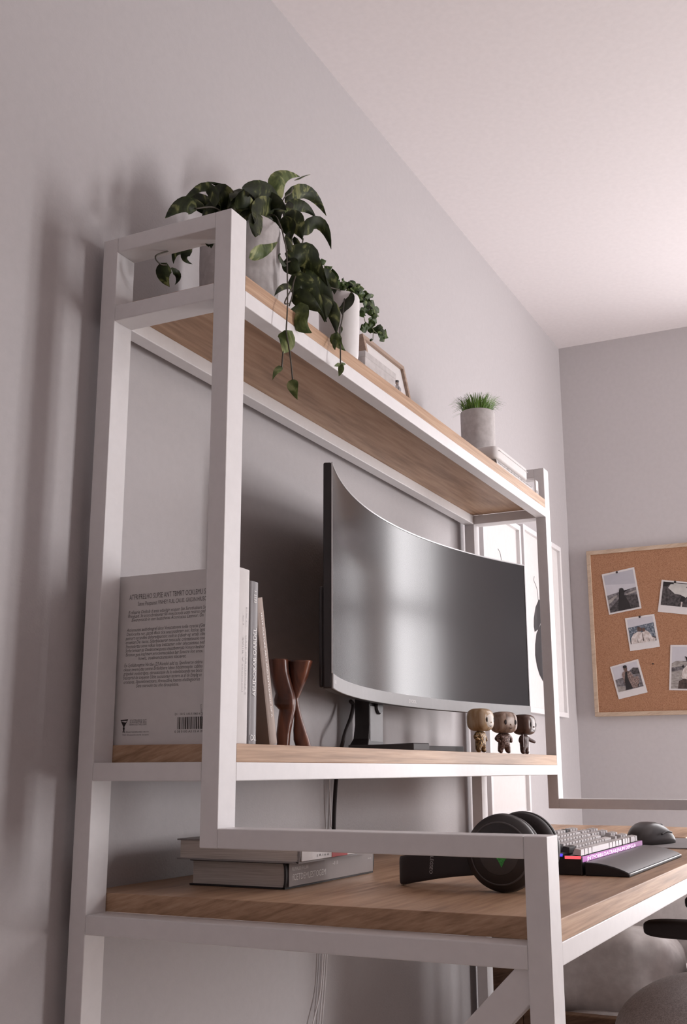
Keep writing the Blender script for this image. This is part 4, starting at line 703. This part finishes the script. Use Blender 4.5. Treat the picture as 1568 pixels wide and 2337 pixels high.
# light strips and lit legends
sl=math.atan2(.014,.140)
def kz(y,h=0): return z0+.030+.014*(y-YF0)/.140+h
bm=bmesh.new(); box(bm,KX+.003,KX+KW-.003,YF0-.0008,YF0+.002,z0+.0215,z0+.0305); link('front_light',tm(bm),M['ledp'],kb)
bm=bmesh.new(); box(bm,KX-.0008,KX+.0012,YF0+.002,YF0+.030,z0+.027,z0+.0315); link('side_light',tm(bm),M['ledr'],kb)
bm=bmesh.new(); box(bm,KX-.0008,KX+.0012,YF0+.034,YF0+.085,z0+.0305,z0+.035); link('side_light',tm(bm),M['ledb'],kb)
text(kb,'lit_legend','JNTFOBBLOACRAILJNUM DEFGLA',(KX+.03,YF0-.0010,z0+.0225),(1,0,0),(0,0,1),.0066,M['ledw'],width=KW-.10)
keym=plain('pale_keycap',(.66,.63,.63),.45); keyd=plain('dark_keycap',(.03,.026,.028),.45)
kmesh={}
def keycap(w_,dark):
    k_=(round(w_,4),dark)
    if k_ not in kmesh:
        bm=bmesh.new(); a=w_/2-.0019; c=.0075; hh=.0100
        v=[bm.verts.new(p) for p in((-a,-c,0),(a,-c,0),(a,c,0),(-a,c,0),(-a+.0018,-c+.0014,hh),(a-.0018,-c+.0014,hh),(a-.0018,c-.0026,hh),(-a+.0018,c-.0026,hh))]
        for f in((0,3,2,1),(4,5,6,7),(0,1,5,4),(1,2,6,5),(2,3,7,6),(3,0,4,7)): bm.faces.new([v[i] for i in f])
        me=tm(bm); me.materials.append(keyd if dark else keym); kmesh[k_]=me
    return kmesh[k_]
U=(KW-.020)/22.5
rows=[[1.25]*3+[6.25]+[1.25]*4+[.4,1,1,1,.4,2,1],[2.25]+[1]*10+[2.75]+[1.4,1,1.4,1,1,1,1],[1.75]+[1]*11+[2.25]+[3.8,1,1,1,1],[1.5]+[1]*12+[1.5,.4,1,1,1,.4,1,1,1],[1]*13+[2,.4,1,1,1,.4,1,1,1,1],[1,1]+[1]*4+[.5]+[1]*4+[.5]+[1]*4+[.4,1,1,1]]
gaps={.4,.5,3.8,1.4}
nk=0
for ri,row in enumerate(rows):
    x=KX+.010; y=YF0+.012+ri*.0205+(.004 if ri==5 else 0)
    for w_ in row:
        if w_ in gaps: x+=w_*U; continue
        if x+w_*U>KX+KW-.006: break
        dark=(ri==5 and w_==1 and int(x*60)%5==0) or (w_ in(1.75,2.25,1.5) and ri in(1,2,3) and x<KX+.03)
        o=bpy.data.objects.new('key',keycap(w_*U,dark)); COL.objects.link(o); o.parent=kb
        o.location=Vector((x+w_*U/2,y,kz(y,.0015+.0012*ri)))-kb.location; o.rotation_euler=(sl+.05,0,0); nk+=1; x+=w_*U
print('keys',nk)
# ---------------------------------------------------------------- mouse and mat
mm=root('mouse_mat','thin grey mouse mat at the right end of the desk','mouse mat',(1.52,-.60,ZDESK))
B('sheet',plain('grey_mat',(.30,.28,.285),.7),mm,(1.34,1.72,-.70,-.50,ZDESK+.0003,ZDESK+.0028),bev=.001)
ms=root('computer_mouse','dark grey computer mouse resting on the mat right of the keyboard','mouse',(MSX,MSY,ZDESK+.0031)); ms.rotation_euler=(0,0,MSR)
bm=bmesh.new(); n=26; R=[]
for i in range(n+1):
    s=i/n; x=(-.066+.132*s)*MSK
    h=MSK*.041*(math.sin(PI*(s**.80)))**.62*(1-.10*s) if 0<s<1 else .001
    hw=MSK*.033*(math.sin(PI*s))**.32*(1-.10*math.sin(PI*s)) if 0<s<1 else .001
    ring=[]
    for j in range(17):
        a=PI*j/16; ring.append(bm.verts.new((x,hw*math.copysign(abs(math.cos(a))**.6,math.cos(a)),max(h,.0015)*math.sin(a)**.75+.0002)))
    R.append(ring)
for a,c in zip(R,R[1:]):
    for j in range(16): bm.faces.new((a[j],a[j+1],c[j+1],c[j]))
    bm.faces.new((a[16],a[0],c[0],c[16]))
fixn(bm); link('body',tm(bm),plain('mouse_shell',(.06,.052,.053),.38),ms,smooth=True,local=True)
bm=bmesh.new(); tube(bm,[(-.02*MSK,-.0325*MSK,.018*MSK),(0,-.0335*MSK,.022*MSK),(.018*MSK,-.0325*MSK,.020*MSK)],.0022,8); link('side_button',tm(bm),M['black'],ms,smooth=True,local=True)
bm=bmesh.new(); lathe(bm,[(.006,-.003),(.008,-.002),(.008,.002),(.006,.003)],'Y',(.040*MSK,0,.0275*MSK),24); fixn(bm); link('scroll_wheel',tm(bm),M['blackm'],ms,smooth=True,local=True)
bm=bmesh.new(); superell(bm,(.047*MSK,0,.0262*MSK),(.006,.003,.001),.6,12,8); link('indicator_light',tm(bm),emis('amber_indicator',(.9,.35,.15),.6),ms,smooth=True,local=True)
# ---------------------------------------------------------------- round-cornered side table beyond the desk
st=root('wall_counter','oak counter with rounded corner fixed to the wall beyond the right end of the desk','counter',(2.1,-.012,ZDESK-.027))
bm=bmesh.new(); rc=.16; x0,x1,ya,yb=L+.012,TBX,TBY,-.012
ol=[(x0,yb),(x0,ya)]+[(x1-rc+rc*math.cos(a),ya+rc+rc*math.sin(a)) for a in [ -PI/2+PI/2*i/12 for i in range(13)]]+[(x1,yb)]
lo=[bm.verts.new((x,y,ZDESK-.027)) for x,y in ol]; hi=[bm.verts.new((x,y,ZDESK)) for x,y in ol]
bm.faces.new(lo[::-1]); bm.faces.new(hi)
for i in range(len(ol)): bm.faces.new((lo[i],lo[(i+1)%len(ol)],hi[(i+1)%len(ol)],hi[i]))
fixn(bm); link('counter_top',tm(bm),M['oak'],st,bev=.0015)
for x in(x0+.12,x1-.12):
    bm=bmesh.new(); q=[(-.002,ZDESK-.0272),(-.28,ZDESK-.0272),(-.28,ZDESK-.040),(-.03,ZDESK-.115),(-.002,ZDESK-.115)]
    lo=[bm.verts.new((x-.010,y,z)) for y,z in q]; hi=[bm.verts.new((x+.010,y,z)) for y,z in q]; bm.faces.new(lo); bm.faces.new(hi[::-1])
    for i in range(5): bm.faces.new((lo[i],hi[i],hi[(i+1)%5],lo[(i+1)%5]))
    fixn(bm); link('wall_bracket',tm(bm),M['white'],st,bev=.001)
# ---------------------------------------------------------------- framed prints on the back wall
def wframe(label,x0,x1,z0,z1,fwd,fr=.018):
    r=root('framed_print',label,'framed print',((x0+x1)/2,-.01,z0),'white framed prints on the back wall')
    for nm,q in(('frame_rail',(x0,x1,z0,z0+fr)),('frame_rail',(x0,x1,z1-fr,z1)),('frame_stile',(x0,x0+fr,z0+fr,z1-fr)),('frame_stile',(x1-fr,x1,z0+fr,z1-fr))):
        B(nm,M['white'],r,(q[0],q[1],-.026,-.001,q[2],q[3]),bev=.001)
    s=B('sheet',M['paper'],r,(x0+fr-.002,x1-fr+.002,-.014,-.001,z0+fr-.002,z1-fr+.002),bev=0)
    return r,s
p1,s1_=wframe('large white framed print with a thin arc, left of the two behind the desk',1.895,2.295,-.03,.952,.02)
p2,s2_=wframe('white framed print of a dark vase shape, near the corner',2.325,2.815,.310,.968,.02)
bm=bmesh.new(); tube(bm,[(x,-.0145,z) for x,z in ART['arc']],.0009,5); link('drawn_line',tm(bm),M['inkg'],s1_)
bm=bmesh.new(); tube(bm,[(x,-.0145,z) for x,z in ART['br']],.0009,5); link('drawn_branch',tm(bm),M['inkg'],s2_)
M['charcoal']=noisy('charcoal_drawing',[(.3,(.015,.012,.014)),(.6,(.055,.05,.053)),(.8,(.20,.19,.19))],9,.9,stretch=(1,1,.4),detail=6)
bm=bmesh.new()
def lobe(pts,xr):
    P=[Vector((x,-.0146,z)) for x,z in pts]; mir=[Vector((2*xr-p.x,p.y-.0,p.z)) for p in P[::-1]]
    f=bm.faces.new([bm.verts.new(p) for p in P+mir]); 
ux=ART['up']; lx=ART['lo']
lobe(ux,max(x for x,z in ux)+.012); lobe(lx,max(x for x,z in lx)+.01)
bmesh.ops.triangulate(bm,faces=bm.faces[:]); link('vase_drawing',tm(bm),M['charcoal'],s2_)
# ---------------------------------------------------------------- cork board and photos
cb=root('cork_board','cork pin board in pale wooden frame on the right wall','pin board',(LW,-.40,.3235))
cy0,cy1,cz0,cz1=-.0768,-.735,.3215,.983; fr=.016
for nm,q in(('frame_rail',(cy1,cy0,cz0,cz0+fr)),('frame_rail',(cy1,cy0,cz1-fr,cz1)),('frame_stile',(cy1,cy1+fr,cz0+fr,cz1-fr)),('frame_stile',(cy0-fr,cy0,cz0+fr,cz1-fr))):
    B(nm,M['fpale'],cb,(LW-.024,LW-.0005,*q),bev=.0012)
B('cork_sheet',M['cork'],cb,(LW-.0195,LW-.0005,cy1+fr,cy0-fr,cz0+fr,cz1-fr),bev=0)
bm=bmesh.new(); lathe(bm,[(.0001,-.003),(.0028,-.002),(.003,0)],'X',(LW-.0198,-.313,.518),14); fixn(bm)
tag(link('push_pin',tm(bm),M['ink'],loc=(LW-.0198,-.313,.518)),'single dark pin stuck in bare cork','pin')
def col(n,c): 
    if n not in M: M[n]=plain(n,c,.55,spec=.3,noise_amt=.10,nscale=90)
    return M[n]
M['gsky']=plain('photo_sky',(.42,.415,.46),.5); M['gsky2']=plain('photo_pale_sky',(.52,.51,.55),.5)
M['gsea']=noisy('photo_sea',[(.35,(.05,.065,.09)),(.55,(.13,.16,.20)),(.7,(.4,.42,.45))],160,.5)
M['gsand']=noisy('photo_sand',[(.3,(.20,.18,.165)),(.7,(.42,.39,.37))],60,.5,stretch=(1,1,3))
M['gdark']=noisy('photo_dark_ground',[(.35,(.018,.014,.016)),(.65,(.09,.078,.08))],110,.5)
M['gmid']=noisy('photo_mid_ground',[(.35,(.07,.06,.065)),(.6,(.20,.185,.195)),(.75,(.36,.34,.36))],90,.5)
M['gblk']=plain('photo_black',(.012,.009,.010),.5)
M['gwht']=noisy('photo_white_cloth',[(.35,(.45,.38,.35)),(.6,(.66,.62,.60))],90,.5)
M['gcamo']=speckle('photo_patterned_coat',[(.05,.03,.03),(.30,.21,.18),(.09,.06,.055),(.40,.31,.28)],330,.5)
M['gskin']=plain('photo_skin',(.12,.07,.055),.5); M['gbrn']=noisy('photo_brown',[(.35,(.03,.018,.016)),(.65,(.10,.065,.055))],90,.5)
M['gglow']=noisy('photo_glow',[(.3,(.45,.44,.42)),(.7,(.62,.61,.58))],30,.5)
PX=LW-.0203
def photo(key,label,win,shapes,pin=None):
    q=PHOTOS[key]; TL,TR,BR,BL=[Vector((PX,y,z)) for y,z in q]
    def at(s,t,d=0): # s right, t up in whole print
        p=(BL*(1-s)+BR*s)*(1-t)+(TL*(1-s)+TR*s)*t; return p+Vector((-d,0,0))
    c=at(.5,.5); r=root('instant_photo',label,'photo',c,'photos pinned to the cork board')
    bm=bmesh.new(); a=[bm.verts.new(at(s,t,d)) for d in(0,.0007) for s,t in((0,0),(1,0),(1,1),(0,1))]
    for f in((3,2,1,0),(4,5,6,7),(0,1,5,4),(1,2,6,5),(2,3,7,6),(3,0,4,7)): bm.faces.new([a[i] for i in f])
    fixn(bm); link('print_border',tm(bm),M['paper'],r)
    s0,s1,t0,t1=win; bm=bmesh.new(); mats=[]
    for i,(mt,pts) in enumerate(shapes):
        if mt not in mats: mats.append(mt)
        P=[at(s0+(s1-s0)*min(1,max(0,x)),t0+(t1-t0)*min(1,max(0,y)),.0009+i*.00022) for x,y in pts]
        f=bm.faces.new([bm.verts.new(p) for p in P]); f.material_index=mats.index(mt)
        if f.normal.x>0: f.normal_flip()
    bmesh.ops.triangulate(bm,faces=bm.faces[:])
    link('picture',tm(bm),[M[x] for x in mats],r)
    if pin:
        bm=bmesh.new(); lathe(bm,[(.0001,-.006),(.0040,-.005),(.0045,-.003),(.0025,0)],'X',tuple(at(pin[0],pin[1],.003)),16); fixn(bm); link('pin_head',tm(bm),M['ink'],r,smooth=True)
full=[(0,0),(1,0),(1,1),(0,1)]
def ell(cx,cy,rx,ry,n=18,a0=0,a1=2*PI): return [(cx+rx*math.cos(a0+(a1-a0)*i/n),cy+ry*math.sin(a0+(a1-a0)*i/n)) for i in range(n+(0 if a1-a0>6 else 1))]
photo('a','largest portrait photo, lone dark figure on an open hillside, upper left of the cork board',(.05,.95,.04,.955),
 [('gsky2',full),('gsky',[(0,.75),(1,.62),(1,1),(0,1)]),('gmid',[(0,0),(1,0),(1,.53),(.75,.50),(.5,.455),(.25,.475),(0,.46)]),('gsand',[(.02,.22),(.35,.40),(.30,.42),(0,.33)]),('gsand',[(.62,.40),(1,.46),(1,.41),(.65,.37)]),('gdark',[(0,0),(1,0),(1,.33),(.72,.37),(.52,.38),(.40,.33),(0,.10)]),
  ('gblk',[(.28,0),(.72,0),(.68,.18),(.62,.30),(.57,.40),(.60,.46),(.575,.555),(.52,.585),(.45,.575),(.42,.52),(.43,.44),(.40,.36),(.36,.2)])],(.47,.965))
photo('b','dark photo with a pale glow between trees, upper right, cut by the picture edge',(.05,.95,.22,.95),
 [('gdark',full),('gglow',[(.15,.75),(.22,.97),(.9,.97),(.88,.66),(.72,.50),(.62,.35),(.52,.5),(.35,.52)]),('gblk',[(0,.8),(.12,.82),(.22,.92),(.30,.93),(.26,1),(0,1)]),('gblk',[(.72,1),(.62,.8),(.72,.88),(.80,.78),(1,.74),(1,1)]),('gmid',[(.53,.0),(.57,.0),(.58,.22),(.54,.22)]),('gblk',[(.50,.22),(.53,.42),(.56,.46),(.58,.40),(.64,.42),(.64,.25),(.58,.22)]),('gwht',[(.55,.0),(.585,.0),(.585,.20),(.55,.20)])],(.34,.965))
photo('c','photo of two people in white by the blue sea, second row',(.06,.93,.20,.95),
 [('gsky2',full),('gsea',[(0,0),(1,0),(1,.74),(0,.66)]),('gdark',[(0,0),(.25,0),(.25,.1),(0,.12)]),('gdark',[(.72,.1),(1,.02),(1,.16),(.8,.22)]),('gwht',[(.03,.0),(.05,.22),(.16,.38),(.35,.46),(.5,.40),(.66,.47),(.78,.36),(.84,.18),(.98,.1),(.95,.0)]),('gbrn',ell(.40,.55,.075,.10)),('gskin',ell(.46,.53,.05,.075)),('gskin',ell(.58,.50,.06,.08)),('gbrn',[(.50,.05),(.53,.05),(.52,.36),(.50,.38)]),('gbrn',[(.28,.02),(.31,.02),(.29,.22)]),('gbrn',[(.72,.02),(.74,.02),(.71,.24)])],(.51,.975))
photo('d','photo of a person in a patterned coat on rocks, lower left of the cork board',(.06,.93,.20,.955),
 [('gsky2',full),('gmid',[(0,0),(1,0),(1,.74),(.80,.80),(.66,.70),(.30,.52),(0,.50)]),('gdark',[(.70,.70),(.82,.78),(.98,.72),(1,.50),(.72,.55)]),('gsand',[(0,.0),(.28,.0),(.32,.16),(0,.24)]),('gcamo',[(.34,.02),(.33,.35),(.30,.62),(.36,.72),(.52,.76),(.66,.66),(.74,.42),(.88,.44),(.92,.30),(.78,.16),(.80,.02)]),('gblk',[(.32,.02),(.35,.36),(.46,.70),(.54,.72),(.50,.45),(.58,.02)]),('gskin',ell(.50,.84,.075,.105)),('gblk',ell(.50,.905,.08,.06)),('gskin',[(.45,.70),(.55,.70),(.55,.78),(.45,.78)])])
photo('e','photo of a pale animal with dark ears among sand hills, lower right of the board',(.05,.95,.035,.965),
 [('gsky2',full),('gsand',[(0,0),(1,0),(1,.60),(.55,.58),(.28,.66),(.12,.66),(0,.60)]),('gmid',[(0,.50),(.5,.56),(.5,.48),(0,.40)]),('gwht',[(.28,.28),(.33,.46),(.46,.58),(.62,.64),(.80,.55),(.86,.3),(.7,.2),(.4,.18)]),('gbrn',[(.20,0),(.22,.18),(.36,.24),(.55,.20),(.80,.22),(.85,0)]),('gblk',[(.325,.575),(.29,.52),(.33,.49),(.37,.51)]),('gblk',[(.37,.77),(.43,.75),(.50,.64),(.47,.60),(.42,.66)]),('gblk',[(.78,.74),(.74,.70),(.70,.62),(.74,.60)])])
# ---------------------------------------------------------------- bed in the corner
bd=root('bed','brown wooden bed with grey bedding in the corner beyond the desk','bed',(2.4,-1.0,FLOOR))
B('headboard_post',M['dkwood'],bd,(1.83,1.88,-.118,-.03,FLOOR,-.20),bev=.004)
B('side_rail',M['dkwood'],bd,(1.832,1.872,-2.02,-.118,-.70,-.535),bev=.004)
B('headboard',M['dkwood'],bd,(1.88,2.94,-.075,-.04,FLOOR+.25,-.20),bev=.004)
B('footboard',M['dkwood'],bd,(1.83,2.94,-2.06,-2.02,FLOOR,-.40),bev=.004)
B('foot_leg',M['dkwood'],bd,(1.83,1.88,-2.02,-1.96,FLOOR,-.70),bev=.004)
def soft(c,h,e,amp,freq,seed,rot=None,nu=56,nv=36):
    bm=bmesh.new(); superell(bm,c,h,e,nu,nv,rot); fixn(bm); bm.normal_update()
    for v in bm.verts:
        q=v.co*freq+Vector((seed,seed*2,0)); v.co+=v.normal*amp*(mnoise.noise(q)+.5*mnoise.noise(q*2.3)-.2*abs(mnoise.noise(q*Vector((1,1,.4))*1.7) if False else 0))
    return tm(bm)
link('mattress',soft((2.40,-1.06,-.60),(.52,.94,.075),.25,.006,5,1),M['linen'],bd,smooth=True)
link('duvet',soft((2.42,-1.35,-.50),(.55,.62,.075),.4,.02,5,3),M['linen'],bd,smooth=True)
GC='cushions piled on the bed'
def cushion(label,c,h,e,rot,seed):
    r=root('cushion',label,'cushion',c,GC); link('cover',soft(c,h,e,.018,7,seed,rot),M['linen'],r,smooth=True); return r
E_=lambda x,y,z:(Matrix.Rotation(z,3,'Z')@Matrix.Rotation(y,3,'Y')@Matrix.Rotation(x,3,'X'))
cushion('large grey bolster cushion filling the near corner of the bed below the desk edge',(2.06,-.305,-.455),(.155,.215,.125),.5,E_(0,.12,0),11)
cushion('grey cushion beside the large bolster, behind the chair arm',(2.10,-.745,-.440),(.16,.20,.125),.5,E_(.1,.1,.15),12)
cushion('pale grey pillow standing behind the bolster, partly under the desk rail',(2.33,-.44,-.325),(.09,.20,.125),.55,E_(0,-.2,.2),13)
cushion('pale grey pillow at the right edge of the picture, above the chair arm',(2.38,-.85,-.33),(.09,.19,.15),.55,E_(.1,-.2,.1),14)
# ---------------------------------------------------------------- office chair
ch=root('office_chair','grey fabric office chair with black armrests pushed up to the desk','chair',(1.42,-.80,FLOOR))
CX,CY,CZ=CH
bm=bmesh.new(); superell(bm,(CX,CY,CZ),CHH,.8,64,32); fixn(bm); link('seat_cushion',tm(bm),M['mesh'],ch,smooth=True)
bm=bmesh.new(); superell(bm,(CX,CY,CZ-CHH[2]*.62),(CHH[0]*.97,CHH[1]*.97,.022),.5,48,12); fixn(bm); link('seat_pan',tm(bm),M['black'],ch,smooth=True)
bm=bmesh.new(); superell(bm,(CX,CY-.29,-.05),(.24,.035,.27),.45,48,24,E_(.12,0,0)); fixn(bm); link('backrest',tm(bm),M['mesh'],ch,smooth=True)
B('back_bracket',M['black'],ch,(CX-.03,CX+.03,CY-.31,CY-.20,CZ-.09,-.18),bev=.008)
for s in(-1,1):
    ax=ARX if s<0 else 2*CX-ARX
    bm=bmesh.new(); superell(bm,(ax,ARY-.12,ARZ),(.030,.130,.0185),.45,40,20); fixn(bm); a=link('armrest',tm(bm),M['blackm'],ch,smooth=True)
    bm=bmesh.new(); tube(bm,[(ax,ARY-.12,ARZ-.010),(ax+s*.002,ARY-.125,ARZ-.09),(ax-s*.02,ARY-.13,CZ-.03),(CX+s*.12,ARY-.13,CZ-.075)],.018,12); link('arm_support',tm(bm),M['black'],a,smooth=True)
bm=bmesh.new(); lathe(bm,[(.028,-.70),(.028,CZ-.07)],'Z',(CX,CY,0),24); fixn(bm); link('gas_column',tm(bm),M['black'],ch,smooth=True)
for i in range(5):
    a=i*2*PI/5+.3; d=Vector((math.cos(a),math.sin(a),0)); e=Vector((CX,CY,0))+d*.27
    bm=bmesh.new(); tube(bm,[(CX,CY,-.715),tuple(Vector((CX,CY,-.72))+d*.15),(e.x,e.y,-.742)],.017,10); lg=link('base_leg',tm(bm),M['black'],ch,smooth=True)
    bm=bmesh.new(); lathe(bm,[(.018,-.014),(.024,-.010),(.024,.010),(.018,.014)],'Y',(e.x,e.y,FLOOR+.0245),24); fixn(bm); link('caster',tm(bm),M['blackm'],lg,smooth=True)
# ---------------------------------------------------------------- camera
cam=bpy.data.cameras.new('camera'); co=bpy.data.objects.new('camera',cam); COL.objects.link(co)
r3=Vector((0.44584550746836304,-0.8951056167964297,-0.0027781738176261557)); u3=Vector((-0.20371791121448363,-0.10449168481597293,0.9734374661244178)); f3=Vector((0.8716196395909661,0.43343675730584097,0.22893619481312236))
mt=Matrix((( r3.x,u3.x,-f3.x),(r3.y,u3.y,-f3.y),(r3.z,u3.z,-f3.z))).to_4x4(); mt.translation=Vector((-1.3477048,-1.1429456,.121135)); co.matrix_world=mt
cam.sensor_fit='HORIZONTAL'; cam.sensor_width=36; cam.lens=57.4225; cam.clip_start=.02
sc.camera=co
vs=sc.view_settings; sc.display_settings.display_device='sRGB'; vs.view_transform='Standard'; vs.look='None'; vs.gamma=1; vs.use_curve_mapping=False; vs.exposure=EXPO
sc.cycles.use_denoising=True; sc.cycles.max_bounces=8; sc.cycles.diffuse_bounces=5; sc.cycles.glossy_bounces=4; sc.cycles.sample_clamp_indirect=6
